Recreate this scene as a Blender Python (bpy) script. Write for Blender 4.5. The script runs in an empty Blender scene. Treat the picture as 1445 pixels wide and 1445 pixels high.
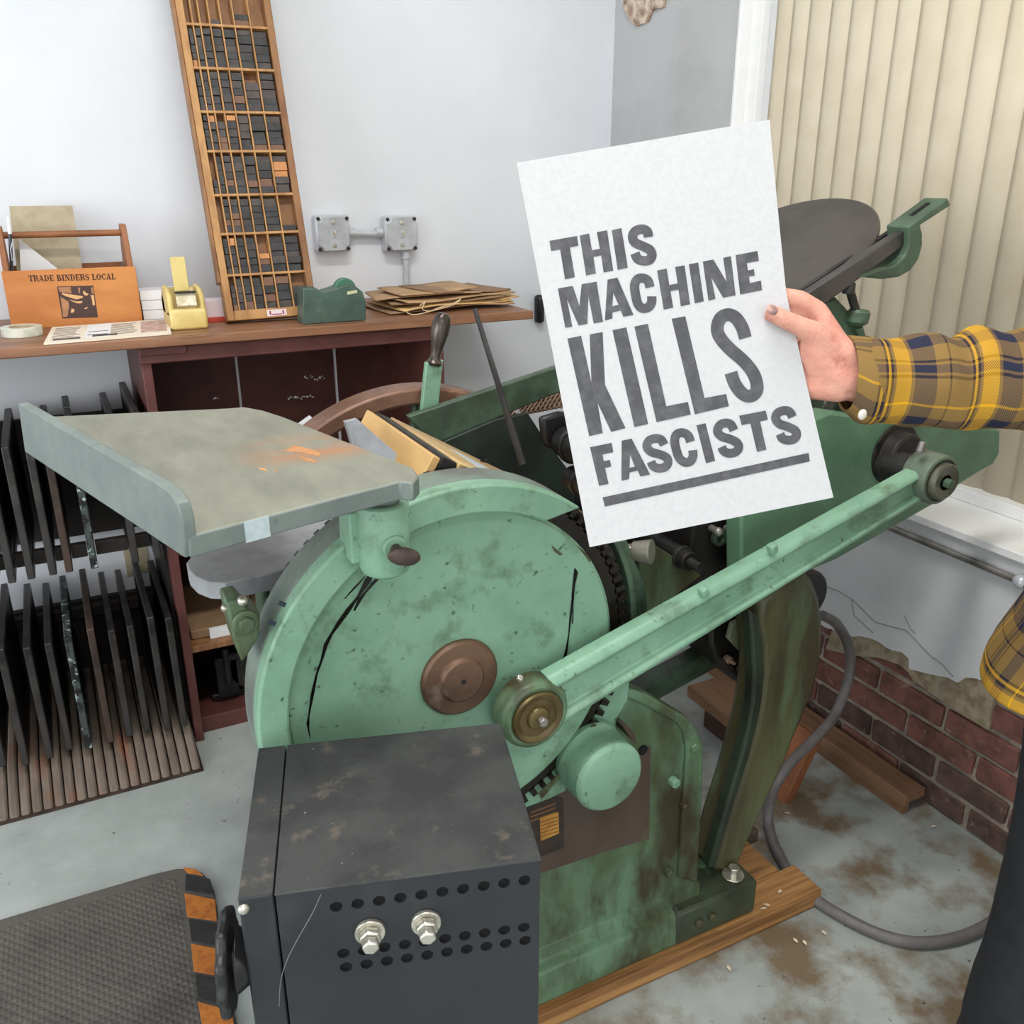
import bpy, bmesh, math, random
from mathutils import Vector as V, Matrix as Mx, noise as mnoise
from mathutils.geometry import tessellate_polygon
random.seed(7)
SC = bpy.context.scene
COL = SC.collection
PI = math.pi
# ------------------------------------------------------------------ camera, world, lights, exposure
FPX, PITCH, YAW, EYE = 1267.0, math.radians(20.5), math.radians(26.8), 1.55
cam_d = bpy.data.cameras.new('camera'); cam = bpy.data.objects.new('camera', cam_d); COL.objects.link(cam)
cam.location = (0, 0, EYE); cam.rotation_euler = (PI/2 - PITCH, 0, -YAW)
cam_d.sensor_width = 36; cam_d.lens = FPX/1445*36; cam_d.clip_start = .02
SC.camera = cam
SC.view_settings.view_transform = 'Standard'; SC.view_settings.look = 'None'
SC.view_settings.gamma = 1; SC.view_settings.use_curve_mapping = False
SC.view_settings.exposure = -0.05
wd = bpy.data.worlds.new('world'); SC.world = wd; wd.use_nodes = True
wd.node_tree.nodes['Background'].inputs[0].default_value = (.93, .97, 1, 1)
wd.node_tree.nodes['Background'].inputs[1].default_value = 1.15
def area(name, loc, rot, sx, sy, power, col=(1, 1, 1)):
    l = bpy.data.lights.new(name, 'AREA'); l.shape = 'RECTANGLE'; l.size = sx; l.size_y = sy; l.energy = power; l.color = col
    o = bpy.data.objects.new(name, l); COL.objects.link(o); o.location = loc; o.rotation_euler = rot
    return o
area('ceiling_lamp', (.35, .9, 3.12), (0, 0, 0), 1.2, .3, 40, (1, .97, .93))
area('ceiling_lamp', (-.2, -1.2, 3.12), (0, 0, 0), 1.2, .3, 32, (1, .97, .93))
area('window_daylight', (2.75, -.5, 1.9), (0, math.radians(90), 0), 2.2, 2.6, 62, (1, .99, .97))
area('side_fill_light', (-3.1, .2, 1.7), (0, math.radians(-90), 0), 1.8, 3.0, 88, (.97, .98, 1))  # added fill to brighten the right wall; the left wall has no window
area('shopfront_daylight', (-.6, -2.9, 1.7), (math.radians(90), 0, 0), 4.5, 2.4, 40, (.95, .98, 1))

# ------------------------------------------------------------------ pixel ray helpers (photo is 1445 px square)
cP, sP, cY, sY = math.cos(PITCH), math.sin(PITCH), math.cos(YAW), math.sin(YAW)
CAM = V((0, 0, EYE))
def ray(px, py):
    a, b = px-722.5, 722.5-py
    f = FPX*cP + b*sP; u = -FPX*sP + b*cP
    return V((a*cY + f*sY, -a*sY + f*cY, u))
def PY(px, py, y): d = ray(px, py); return CAM + d*(y/d.y)
def PX(px, py, x): d = ray(px, py); return CAM + d*(x/d.x)
def PZ(px, py, z): d = ray(px, py); return CAM + d*((z-EYE)/d.z)
def PD(px, py, dist): d = ray(px, py); return CAM + d*(dist/FPX)
def PP(px, py, p0, n): d = ray(px, py); return CAM + d*((p0-CAM).dot(n)/d.dot(n))

# ------------------------------------------------------------------ materials
def lin(c): return tuple(((v/255)/12.92 if v/255 <= .04045 else ((v/255+.055)/1.055)**2.4) for v in c) + (1,)
MATS = {}
def mk(name, c1, c2=None, sc=8, lo=.42, hi=.62, c3=None, sc3=3, lo3=.55, hi3=.7, rough=.6, metal=0, bump=0, bsc=None, st=(1, 1, 1), st3=None, det=6, spec=.4, trans=0, blob=None, c4=None, sc4=90, lo4=.66, hi4=.7, world=False):
    if name in MATS: return MATS[name]
    m = bpy.data.materials.new(name); m.use_nodes = True; MATS[name] = m
    nt = m.node_tree; N = nt.nodes; L = nt.links; b = N['Principled BSDF']
    b.inputs['Roughness'].default_value = rough; b.inputs['Metallic'].default_value = metal
    b.inputs['Specular IOR Level'].default_value = spec
    b.inputs['Base Color'].default_value = lin(c1)
    tc = N.new('ShaderNodeTexCoord'); geo = N.new('ShaderNodeNewGeometry') if world else None
    def nz(scale, stv, w):
        mp = N.new('ShaderNodeMapping'); mp.inputs['Scale'].default_value = stv; mp.inputs['Location'].default_value = (w, w*1.7, w*.6)
        L.new(geo.outputs['Position'] if world else tc.outputs['Object'], mp.inputs[0])
        n = N.new('ShaderNodeTexNoise'); n.inputs['Scale'].default_value = scale; n.inputs['Detail'].default_value = det; n.inputs['Roughness'].default_value = .62
        L.new(mp.outputs[0], n.inputs[0]); return n
    def ramp(n, lo, hi):
        r = N.new('ShaderNodeMapRange'); r.inputs[1].default_value = lo; r.inputs[2].default_value = hi; L.new(n.outputs[0], r.inputs[0]); return r
    def mix(f, a, bcol):
        x = N.new('ShaderNodeMix'); x.data_type = 'RGBA'; L.new(f.outputs[0], x.inputs[0])
        if isinstance(a, tuple): x.inputs[6].default_value = a
        else: L.new(a, x.inputs[6])
        x.inputs[7].default_value = bcol; return x.outputs[2]
    colr = lin(c1)
    if c2 is not None: colr = mix(ramp(nz(sc, st, 3), lo, hi), colr, lin(c2))
    if c3 is not None:
        f3 = ramp(nz(sc3, st3 or st, 11), lo3, hi3)
        if blob:      # a stain with a place of its own: fades out away from a point on the object
            sb = N.new('ShaderNodeVectorMath'); sb.operation = 'SUBTRACT'; L.new(tc.outputs['Object'], sb.inputs[0]); sb.inputs[1].default_value = blob[0]
            sl = N.new('ShaderNodeVectorMath'); sl.operation = 'MULTIPLY'; L.new(sb.outputs[0], sl.inputs[0]); sl.inputs[1].default_value = blob[1]
            ln_ = N.new('ShaderNodeVectorMath'); ln_.operation = 'LENGTH'; L.new(sl.outputs[0], ln_.inputs[0])
            fo = N.new('ShaderNodeMapRange'); fo.inputs[1].default_value = 1; fo.inputs[2].default_value = .35; L.new(ln_.outputs['Value'], fo.inputs[0])
            mu = N.new('ShaderNodeMath'); mu.operation = 'MULTIPLY'; L.new(f3.outputs[0], mu.inputs[0]); L.new(fo.outputs[0], mu.inputs[1]); f3 = mu
        colr = mix(f3, colr, lin(c3))
    if c4 is not None: colr = mix(ramp(nz(sc4, (1, 1, 1), 31), lo4, hi4), colr, lin(c4))      # fine specks
    if not isinstance(colr, tuple): L.new(colr, b.inputs['Base Color'])
    if bump:
        n = nz(bsc or sc*3, st, 23); bp = N.new('ShaderNodeBump'); bp.inputs['Strength'].default_value = bump; bp.inputs['Distance'].default_value = .004
        L.new(n.outputs[0], bp.inputs['Height']); L.new(bp.outputs[0], b.inputs['Normal'])
    if trans:
        t = N.new('ShaderNodeBsdfTranslucent'); ms = N.new('ShaderNodeMixShader'); ms.inputs[0].default_value = trans
        if isinstance(colr, tuple): t.inputs[0].default_value = colr
        else: L.new(colr, t.inputs[0])
        L.new(b.outputs[0], ms.inputs[1]); L.new(t.outputs[0], ms.inputs[2]); L.new(ms.outputs[0], N['Material Output'].inputs[0])
    return m
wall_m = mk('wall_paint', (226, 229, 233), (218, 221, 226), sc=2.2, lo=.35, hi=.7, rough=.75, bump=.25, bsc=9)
wallu_m = mk('wall_paint_shaded', (182, 184, 184), (172, 174, 175), sc=3, rough=.7, bump=.3, bsc=7)  # upper right wall and inner jamb: their shade is mixed into this grey
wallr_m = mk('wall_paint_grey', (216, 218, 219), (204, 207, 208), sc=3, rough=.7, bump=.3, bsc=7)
floor_m = mk('floor_paint', (172, 178, 174), (146, 152, 148), sc=5, lo=.35, hi=.68, c3=(116, 100, 78), sc3=4.2, lo3=.47, hi3=.60, blob=((2.0, 1.05, .06), (.8, .8, .8)), c4=(74, 68, 60), sc4=46, lo4=.66, hi4=.72, rough=.5, bump=.35, bsc=14, det=10)
brick_m = mk('brick_red', (132, 88, 78), (102, 70, 62), sc=22, c3=(156, 132, 120), sc3=34, lo3=.6, hi3=.74, rough=.9, bump=.9, bsc=60, world=True)
brick2_m = mk('brick_dark', (106, 82, 74), (78, 62, 57), sc=22, c3=(146, 130, 120), sc3=34, lo3=.6, hi3=.74, rough=.9, bump=.9, bsc=60, world=True)
mortar_m = mk('mortar', (172, 162, 148), (140, 130, 118), sc=20, rough=.95, bump=.8, bsc=70)
render_m = mk('sandy_render', (168, 156, 132), (136, 122, 98), sc=34, rough=.95, bump=.9, bsc=80)
sill_m = mk('sill_white', (248, 248, 246), (240, 241, 240), sc=5, rough=.4)
slat_m = mk('blind_cream', (234, 225, 203), (228, 217, 193), sc=6, rough=.7, trans=.3)
GR, GD = (130, 168, 142), (112, 150, 125)
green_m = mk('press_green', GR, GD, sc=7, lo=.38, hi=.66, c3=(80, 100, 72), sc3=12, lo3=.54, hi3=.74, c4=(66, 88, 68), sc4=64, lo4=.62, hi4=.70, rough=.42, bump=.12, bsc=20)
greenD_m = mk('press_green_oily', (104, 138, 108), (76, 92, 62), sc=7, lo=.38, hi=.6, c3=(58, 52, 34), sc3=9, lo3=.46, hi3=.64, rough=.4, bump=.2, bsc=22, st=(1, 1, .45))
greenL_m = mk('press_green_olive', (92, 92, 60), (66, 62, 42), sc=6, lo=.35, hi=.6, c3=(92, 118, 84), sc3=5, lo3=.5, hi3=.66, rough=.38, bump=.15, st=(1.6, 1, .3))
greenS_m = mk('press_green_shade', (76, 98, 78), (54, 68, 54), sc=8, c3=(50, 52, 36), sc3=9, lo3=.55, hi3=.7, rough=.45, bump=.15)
grime_m = mk('guard_top_grime', (112, 126, 116), (96, 98, 92), sc=10, rough=.55)
iron_m = mk('dark_iron', (58, 56, 54), (40, 38, 37), sc=14, rough=.45, metal=.35, bump=.2)
black_m = mk('black_iron', (26, 25, 24), (38, 35, 32), sc=12, rough=.5, metal=.2, bump=.2)
rust_m = mk('rusty_hub', (112, 86, 68), (84, 64, 50), sc=9, c3=(128, 112, 98), sc3=12, lo3=.58, hi3=.7, rough=.45, metal=.4, bump=.15)
oilhub_m = mk('oily_brass', (104, 90, 56), (74, 60, 36), sc=9, rough=.32, metal=.45)
steel_m = mk('steel_worn', (150, 146, 140), (116, 112, 106), sc=14, rough=.4, metal=.6)
galv_m = mk('galvanised', (206, 210, 214), (186, 191, 196), sc=9, rough=.34, metal=.25)
zinc_m = mk('zinc_bolt', (205, 202, 190), (170, 166, 152), sc=60, rough=.3, metal=.8)
oil_m = mk('black_oil', (18, 16, 12), rough=.15)
brownp_m = mk('bare_brown', (84, 70, 62), (70, 56, 46), sc=7, rough=.6, bump=.15, c3=(96, 96, 60), sc3=9, lo3=.6, hi3=.75, st=(1, 1, .3))
gboard_m = mk('feed_board_paint', (134, 134, 120), (116, 117, 104), sc=16, lo=.35, hi=.65, c3=(160, 112, 76), sc3=9, lo3=.38, hi3=.64, rough=.55, bump=.2, bsc=40, st=(1.3, .5, 1), st3=(.5, 1.2, 1), blob=((-.475, -.20, 1.165), (9, 11, 1)))
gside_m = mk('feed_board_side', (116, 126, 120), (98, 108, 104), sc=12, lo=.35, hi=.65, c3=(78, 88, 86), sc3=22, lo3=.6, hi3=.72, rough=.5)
dboard_m = mk('delivery_board_paint', (146, 148, 150), (128, 129, 130), sc=14, rough=.5, c3=(110, 106, 100), sc3=8, lo3=.62, hi3=.75)
edgew_m = mk('bare_wood_edge', (196, 146, 96), (170, 118, 76), sc=20, rough=.6)
tan_m = mk('tan_wood', (206, 168, 110), (184, 144, 90), sc=9, lo=.35, hi=.65, rough=.55, st=(1, .25, 1))
tanp_m = mk('tympan_paper', (206, 176, 124), (186, 152, 104), sc=7, c3=(150, 140, 120), sc3=6, lo3=.52, hi3=.62, rough=.4, st=(.4, 1.6, 1))
skid_m = mk('skid_wood', (178, 132, 80), (128, 88, 50), sc=9, lo=.4, hi=.6, c3=(82, 58, 38), sc3=5, lo3=.57, hi3=.7, rough=.6, bump=.3, st=(.25, 6, 6))
plank_m = mk('floor_plank_wood', (142, 108, 80), (118, 86, 62), sc=8, rough=.7, bump=.25, st=(4, .3, 4), c3=(92, 70, 54), sc3=4, lo3=.58, hi3=.72)
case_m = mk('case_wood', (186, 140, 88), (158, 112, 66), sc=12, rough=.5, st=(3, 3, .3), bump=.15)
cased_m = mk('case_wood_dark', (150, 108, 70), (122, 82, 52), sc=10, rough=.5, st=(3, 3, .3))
counter_m = mk('counter_wood', (150, 108, 80), (122, 84, 60), sc=6, rough=.42, st=(.3, 3, 3), c3=(102, 70, 52), sc3=9, lo3=.58, hi3=.7)
red_m = mk('oxblood_paint', (104, 62, 56), (84, 48, 44), sc=7, lo=.35, hi=.65, rough=.5, c3=(134, 92, 84), sc3=30, lo3=.68, hi3=.74)
redd_m = mk('oxblood_paint_back', (92, 52, 46), (76, 42, 37), sc=7, rough=.5, c3=(190, 176, 170), sc3=26, lo3=.74, hi3=.78)
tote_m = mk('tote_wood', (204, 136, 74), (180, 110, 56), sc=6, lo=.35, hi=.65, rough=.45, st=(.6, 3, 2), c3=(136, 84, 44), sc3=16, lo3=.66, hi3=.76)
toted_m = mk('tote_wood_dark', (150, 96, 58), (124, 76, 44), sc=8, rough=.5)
kraft_m = mk('kraft_paper', (182, 150, 112), (166, 132, 96), sc=10, rough=.75)
kraft2_m = mk('kraft_paper_light', (214, 178, 122), (200, 160, 104), sc=10, rough=.75)
kraft3_m = mk('kraft_paper_dark', (150, 120, 90), (132, 104, 78), sc=10, rough=.75)
card_m = mk('chipboard_card', (186, 174, 148), (174, 161, 134), sc=30, rough=.85)
paper_m = mk('white_paper', (236, 236, 236), (228, 229, 230), sc=6, rough=.7)
poster_m = mk('poster_stock', (184, 184, 184), (179, 179, 180), sc=160, rough=.85, bump=.12, bsc=260)
ink_m = mk('poster_ink', (64, 64, 67), (88, 88, 91), sc=70, lo=.42, hi=.72, c3=(74, 74, 78), sc3=20, rough=.6)
ykey_m = mk('yellow_plastic', (216, 196, 126), (202, 178, 106), sc=10, rough=.35, c3=(190, 168, 96), sc3=26, lo3=.62, hi3=.7)
tgreen_m = mk('green_plastic', (78, 98, 87), (66, 84, 75), sc=12, rough=.4, c3=(110, 128, 118), sc3=14, lo3=.6, hi3=.74)
tgreen2_m = mk('green_plastic_bright', (70, 114, 92), rough=.35)
pink_m = mk('pale_pink_card', (226, 208, 212), rough=.7)
redcard_m = mk('red_card', (196, 72, 58), rough=.6)
clear_m = mk('tape_roll', (214, 216, 200), (196, 200, 184), sc=30, rough=.25)
boxm = mk('black_enamel', (40, 42, 46), (34, 36, 40), sc=6, rough=.45, bump=.06, c3=(50, 52, 56), sc3=11, lo3=.6, hi3=.75)
boxtop_m = mk('black_enamel_dusty', (62, 63, 62), (46, 47, 47), sc=11, rough=.8, bump=.3, bsc=140, c3=(104, 94, 82), sc3=18, lo3=.58, hi3=.72, c4=(150, 146, 136), sc4=120, lo4=.70, hi4=.73)
hole_m = mk('hole_dark', (8, 8, 9), rough=.9)
rubber_m = mk('black_plastic', (30, 30, 31), rough=.35)
mat_m = mk('mat_rubber', (92, 88, 82), (78, 75, 70), sc=7, rough=.85, bump=.35, bsc=90, c3=(106, 99, 92), sc3=10, lo3=.6, hi3=.75)
orange_m = mk('mat_orange', (188, 116, 48), (160, 92, 38), sc=40, rough=.8, bump=.3)
cord_m = mk('grey_conduit', (116, 112, 110), (98, 95, 93), sc=14, rough=.45)
chase_m = mk('chase_iron', (66, 63, 61), (40, 38, 37), sc=12, rough=.42, metal=.35, c3=(84, 80, 76), sc3=16, lo3=.6, hi3=.72)
chase2_m = mk('chase_rust', (78, 62, 54), (52, 44, 40), sc=14, rough=.5, metal=.25)
chase3_m = mk('chase_flaked', (70, 78, 76), (32, 32, 32), sc=46, lo=.45, hi=.55, rough=.5, metal=.2, c3=(170, 188, 186), sc3=52, lo3=.58, hi3=.62)
ridge_m = mk('rack_ridge_wood', (120, 108, 97), (98, 86, 76), sc=9, rough=.7, c3=(126, 86, 66), sc3=6, lo3=.55, hi3=.7, st=(3, .5, 1), world=True)
rackd_m = mk('rack_dark', (48, 42, 38), (36, 32, 29), sc=8, rough=.7)
skin_m = mk('skin', (206, 152, 132), (192, 130, 114), sc=26, lo=.38, hi=.66, c3=(164, 98, 84), sc3=46, lo3=.56, hi3=.74, rough=.55, bump=.75, bsc=95, det=9, spec=.3)
nail_m = mk('thumb_nail', (196, 150, 138), (120, 96, 92), sc=60, rough=.3)
navy_m = mk('dark_trousers', (42, 43, 47), (35, 36, 40), sc=30, rough=.9, bump=.15)
boot_m = mk('boot_leather', (60, 46, 38), rough=.5)
hair_m = mk('hair_grey', (118, 108, 100), (90, 82, 76), sc=60, rough=.7, st=(1, 1, .2))
type_ms = [mk('type_black', (60, 58, 58), (42, 40, 40), sc=30, rough=.5, world=True), mk('type_soot', (78, 70, 66), (54, 49, 47), sc=30, rough=.5, world=True),
           mk('type_brown', (128, 92, 70), (96, 70, 56), sc=30, rough=.5), mk('type_orange', (202, 142, 88), (176, 116, 68), sc=24, rough=.5)]
glass_m = bpy.data.materials.new('window_glass'); glass_m.use_nodes = True
_b = glass_m.node_tree.nodes['Principled BSDF']; _b.inputs['Transmission Weight'].default_value = 1; _b.inputs['Roughness'].default_value = .02; _b.inputs['IOR'].default_value = 1.02

def plaid():
    m = bpy.data.materials.new('plaid_flannel'); m.use_nodes = True; nt = m.node_tree; N = nt.nodes; L = nt.links; b = N['Principled BSDF']
    b.inputs['Roughness'].default_value = .9; b.inputs['Specular IOR Level'].default_value = .1
    uv = N.new('ShaderNodeUVMap'); uv.uv_map = 'UVMap'
    sep = N.new('ShaderNodeSeparateXYZ'); L.new(uv.outputs[0], sep.inputs[0])
    def bands(out, stops):
        fr = N.new('ShaderNodeMath'); fr.operation = 'FRACT'; L.new(out, fr.inputs[0])
        cr = N.new('ShaderNodeValToRGB'); cr.color_ramp.interpolation = 'CONSTANT'
        e = cr.color_ramp.elements
        while len(e) > 1: e.remove(e[-1])
        e[0].position = 0; e[0].color = lin(stops[0][1])
        for p, c in stops[1:]:
            q = e.new(p); q.color = lin(c)
        L.new(fr.outputs[0], cr.inputs[0]); return cr
    Y, O, D, K = (206, 154, 30), (126, 100, 58), (42, 44, 60), (50, 40, 34)
    st = [(0, O), (.18, O), (.22, K), (.25, Y), (.28, K), (.31, O), (.34, Y), (.52, O), (.56, D), (.80, O), (.94, K), (.96, O)]
    sv = [(0, O), (.16, K), (.19, O), (.215, D), (.30, O), (.325, K), (.355, O), (.52, D), (.70, O), (.86, Y), (.89, O)]
    a = bands(sep.outputs[0], st); c = bands(sep.outputs[1], sv)
    mixn = N.new('ShaderNodeMix'); mixn.data_type = 'RGBA'
    # diagonal twill decides which yarn shows
    sm = N.new('ShaderNodeMath'); sm.operation = 'ADD'; L.new(sep.outputs[0], sm.inputs[0]); L.new(sep.outputs[1], sm.inputs[1])
    ml = N.new('ShaderNodeMath'); ml.operation = 'MULTIPLY'; ml.inputs[1].default_value = 240; L.new(sm.outputs[0], ml.inputs[0])
    si = N.new('ShaderNodeMath'); si.operation = 'SINE'; L.new(ml.outputs[0], si.inputs[0])
    mr = N.new('ShaderNodeMapRange'); mr.inputs[1].default_value = -1; mr.inputs[2].default_value = 1; mr.inputs[3].default_value = .22; mr.inputs[4].default_value = .78; L.new(si.outputs[0], mr.inputs[0])
    L.new(mr.outputs[0], mixn.inputs[0]); L.new(a.outputs[0], mixn.inputs[6]); L.new(c.outputs[0], mixn.inputs[7])
    L.new(mixn.outputs[2], b.inputs['Base Color'])
    return m
plaid_m = plaid()

# ------------------------------------------------------------------ mesh helpers
def B(): return bmesh.new()
def box(bm, c, s, M=None):
    bmesh.ops.create_cube(bm, size=1, matrix=Mx.Translation(c) @ ((M or Mx.Identity(3)).to_4x4()) @ Mx.Diagonal((s[0], s[1], s[2], 1)))
def bx(bm, x0, x1, y0, y1, z0, z1): box(bm, ((x0+x1)/2, (y0+y1)/2, (z0+z1)/2), (abs(x1-x0), abs(y1-y0), abs(z1-z0)))
def axisM(d):
    return V((0, 0, 1)).rotation_difference(V(d).normalized()).to_matrix()
def cyl(bm, a, b, ra, rb=None, seg=28):
    a, b = V(a), V(b); d = b-a
    bmesh.ops.create_cone(bm, cap_ends=True, segments=seg, radius1=ra, radius2=ra if rb is None else rb, depth=d.length,
                          matrix=Mx.Translation((a+b)/2) @ axisM(d).to_4x4())
def sph(bm, c, r, s=(1, 1, 1), seg=16, M=None):
    bmesh.ops.create_uvsphere(bm, u_segments=seg, v_segments=max(6, seg//2), radius=r, matrix=Mx.Translation(c) @ ((M or Mx.Identity(3)).to_4x4()) @ Mx.Diagonal((s[0], s[1], s[2], 1)))
def lathe(bm, p, axis, prof, seg=36):
    M = axisM(axis); rings = []
    for h, r in prof:
        rings.append([bm.verts.new(V(p) + M @ V((r*math.cos(2*PI*k/seg), r*math.sin(2*PI*k/seg), h))) for k in range(seg)] if r > 1e-6 else [bm.verts.new(V(p) + M @ V((0, 0, h)))])
    for A, C in zip(rings, rings[1:]):
        for k in range(seg):
            q = [A[k % len(A)], A[(k+1) % len(A)], C[(k+1) % len(C)], C[k % len(C)]]
            q = list(dict.fromkeys(q))
            if len(q) > 2:
                try: bm.faces.new(q)
                except ValueError: pass
    for R_ in (rings[0], rings[-1]):
        if len(R_) > 2:
            try: bm.faces.new(R_)
            except ValueError: pass
def plate(bm, loops, vec):
    """solid from one outline (plus holes) pushed along vec"""
    vec = V(vec); loops = [[V(p) for p in l] for l in loops]
    flat = [p for l in loops for p in l]
    f = [bm.verts.new(p) for p in flat]; k = [bm.verts.new(p+vec) for p in flat]
    if len(loops) == 1: bm.faces.new(f); bm.faces.new(k[::-1])
    for t in (tessellate_polygon(loops) if len(loops) > 1 else ()):
        for vs in ((f[t[0]], f[t[1]], f[t[2]]), (k[t[2]], k[t[1]], k[t[0]])):
            try: bm.faces.new(vs)
            except ValueError: pass
    i = 0
    for l in loops:
        n = len(l)
        for j in range(n):
            a, b = i+j, i+(j+1) % n
            try: bm.faces.new((f[a], f[b], k[b], k[a]))
            except ValueError: pass
        i += n
def cr(pts, n=6, closed=False):
    """Catmull-Rom through pts"""
    P = [V(p) for p in pts]; out = []
    m = len(P)
    for i in range(m if closed else m-1):
        g = (lambda j: P[j % m]) if closed else (lambda j: P[min(max(j, 0), m-1)])
        p0, p1, p2, p3 = g(i-1), g(i), g(i+1), g(i+2)
        for k in range(n):
            t = k/n
            out.append(.5*((2*p1) + (p2-p0)*t + (2*p0-5*p1+4*p2-p3)*t*t + (3*p1-p0-3*p2+p3)*t**3))
    if not closed: out.append(P[-1])
    return out
def tube(bm, pts, r, seg=10, cap=True):
    pts = [V(p) for p in pts]; n = len(pts); rings = []; up = None
    for i, p in enumerate(pts):
        d = (pts[min(i+1, n-1)] - pts[max(i-1, 0)]).normalized()
        if up is None: up = d.orthogonal().normalized()
        up = (up - d*up.dot(d)).normalized(); s = d.cross(up)
        rr = r[i] if isinstance(r, (list, tuple)) else r
        rings.append([bm.verts.new(p + (up*math.cos(2*PI*k/seg) + s*math.sin(2*PI*k/seg))*rr) for k in range(seg)])
    for A, C in zip(rings, rings[1:]):
        for k in range(seg): bm.faces.new((A[k], A[(k+1) % seg], C[(k+1) % seg], C[k]))
    if cap: bm.faces.new(rings[0]); bm.faces.new(rings[-1])
ORG = {}
def smooth(me, ang=32):
    me.polygons.foreach_set('use_smooth', [True]*len(me.polygons))
    me.set_sharp_from_angle(angle=math.radians(ang))
def obj(name, bm, m, parent=None, bev=0, seg=2, ang=32, label=None, kind=None, loc=None):
    bmesh.ops.recalc_face_normals(bm, faces=bm.faces)
    if parent is None:
        if loc is None:
            xs = [v.co for v in bm.verts]
            lo = [min(c[i] for c in xs) for i in range(3)]; hi = [max(c[i] for c in xs) for i in range(3)]
            loc = V(((lo[0]+hi[0])/2, (lo[1]+hi[1])/2, lo[2]))
        org = V(loc)
    else: org = ORG[parent.name]
    bmesh.ops.translate(bm, vec=-org, verts=bm.verts)
    me = bpy.data.meshes.new(name); bm.to_mesh(me); bm.free(); smooth(me, ang)
    for mm in (m if isinstance(m, (list, tuple)) else [m]): me.materials.append(mm)
    o = bpy.data.objects.new(name, me); COL.objects.link(o)
    if parent is None: o.location = org
    else: o.parent = parent
    ORG[o.name] = org
    if bev:
        b = o.modifiers.new('bevel', 'BEVEL'); b.width = bev; b.segments = seg; b.limit_method = 'ANGLE'; b.angle_limit = math.radians(40)
    if label: o['label'] = label
    if kind: o['kind'] = kind
    return o
def tag(o, label, cat, group=None):
    o['label'] = label; o['category'] = cat
    if group: o['group'] = group
    return o
def thing(name, label, cat, loc, group=None):
    o = bpy.data.objects.new(name, None); COL.objects.link(o); o.location = loc; o.empty_display_size = .05
    ORG[o.name] = V(loc); return tag(o, label, cat, group)
def struct(name, bm, m, parent=None, bev=0, **k):
    o = obj(name, bm, m, parent, bev, **k)
    if parent is None: o['kind'] = 'structure'
    return o
def hexbolt(bm, p, d, r, h, wash=None):
    p, d = V(p), V(d).normalized()
    if wash: cyl(bm, p, p+d*.003, wash, seg=20)
    cyl(bm, p, p+d*h, r, seg=6)
def ring(bm, c, y0, y1, ri, ro, a0, a1, n=48, skew=0):
    """arc band in the XZ plane between depths y0 and y1 (angles in degrees)"""
    pts = [math.radians(a0+(a1-a0)*k/n) for k in range(n+1)]
    full = abs(a1-a0) >= 359.9
    R = []
    for i_, a in enumerate(pts[:-1] if full else pts):
        b = a + math.radians(skew)*(1-i_/n)
        R.append([bm.verts.new((c[0]+math.cos(t)*r, y, c[1]+math.sin(t)*r)) for r, y, t in ((ri, y0, b), (ro, y0, a), (ro, y1, a), (ri, y1, b))])
    m = len(R)
    for i in range(m if full else m-1):
        A, C = R[i], R[(i+1) % m]
        for k in range(4): bm.faces.new((A[k], A[(k+1) % 4], C[(k+1) % 4], C[k]))
    if not full: bm.faces.new(R[0]); bm.faces.new(R[-1])
def text_mesh(bm, s, origin, ux, uy, size, depth=.0006, off=.0):
    cu = bpy.data.curves.new('txt', 'FONT'); cu.body = s; cu.size = size; cu.offset = off; cu.align_x = 'CENTER'; cu.resolution_u = 2
    o = bpy.data.objects.new('txt', cu); COL.objects.link(o)
    me = o.to_mesh(); ux, uy = V(ux).normalized(), V(uy).normalized(); nz = ux.cross(uy)
    vs = [bm.verts.new(V(origin)+ux*v.co.x+uy*v.co.y+nz*depth) for v in me.vertices]
    for p in me.polygons:
        try: bm.faces.new([vs[i] for i in p.vertices])
        except ValueError: pass
    o.to_mesh_clear(); bpy.data.objects.remove(o); bpy.data.curves.remove(cu)
# ================================================================== the room
XW, YW, YJ, XB = 1.84, 2.877, 2.514, 2.06
bm = B(); bx(bm, -3.3, XW+.3, -3, YW+.15, -.06, 0); struct('floor', bm, floor_m)
bm = B(); bx(bm, -3.3, XW+.4, YW, YW+.15, 0, 3.2); struct('wall_back', bm, wall_m)
bm = B(); bx(bm, -3.4, -3.2, -3, YW, 0, 3.2); struct('wall_left', bm, wall_m)
bm = B(); bx(bm, -3.4, XW+.4, -3, YW+.15, 3.2, 3.3); struct('ceiling', bm, wall_m)
# right wall: masonry core, plaster skin with a broken lower edge, bricks laid bare below it
wr = bpy.data.objects.new('wall_right', None); COL.objects.link(wr); wr.location = (XW, 1, 0); wr['kind'] = 'structure'; ORG['wall_right'] = V((XW, 1, 0))
XC = XW+.022
bm = B(); bx(bm, XC, XW+.36, -3, YW, 0, .745); obj('masonry', bm, mortar_m, wr)
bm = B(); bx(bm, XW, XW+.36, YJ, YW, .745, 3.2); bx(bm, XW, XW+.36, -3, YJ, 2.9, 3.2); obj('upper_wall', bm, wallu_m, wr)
pe = [(1165, 887), (1185, 893), (1203, 897), (1222, 900), (1241, 908), (1258, 917), (1272, 921), (1282, 927), (1283, 944), (1300, 947), (1323, 952), (1337, 957), (1351, 962), (1363, 955), (1378, 957), (1390, 964), (1401, 972)]
pw = [PX(x, y, XW) for x, y in pe]
edge = [(2.877, .46), (2.5, .43), (2.2, .45), (2.0, .42)] + [(p.y, p.z) for p in pw if p.y < 1.98] + [(.75, .33), (.5, .36), (.1, .3), (-.6, .34), (-3, .33)]
fine = []
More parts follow.
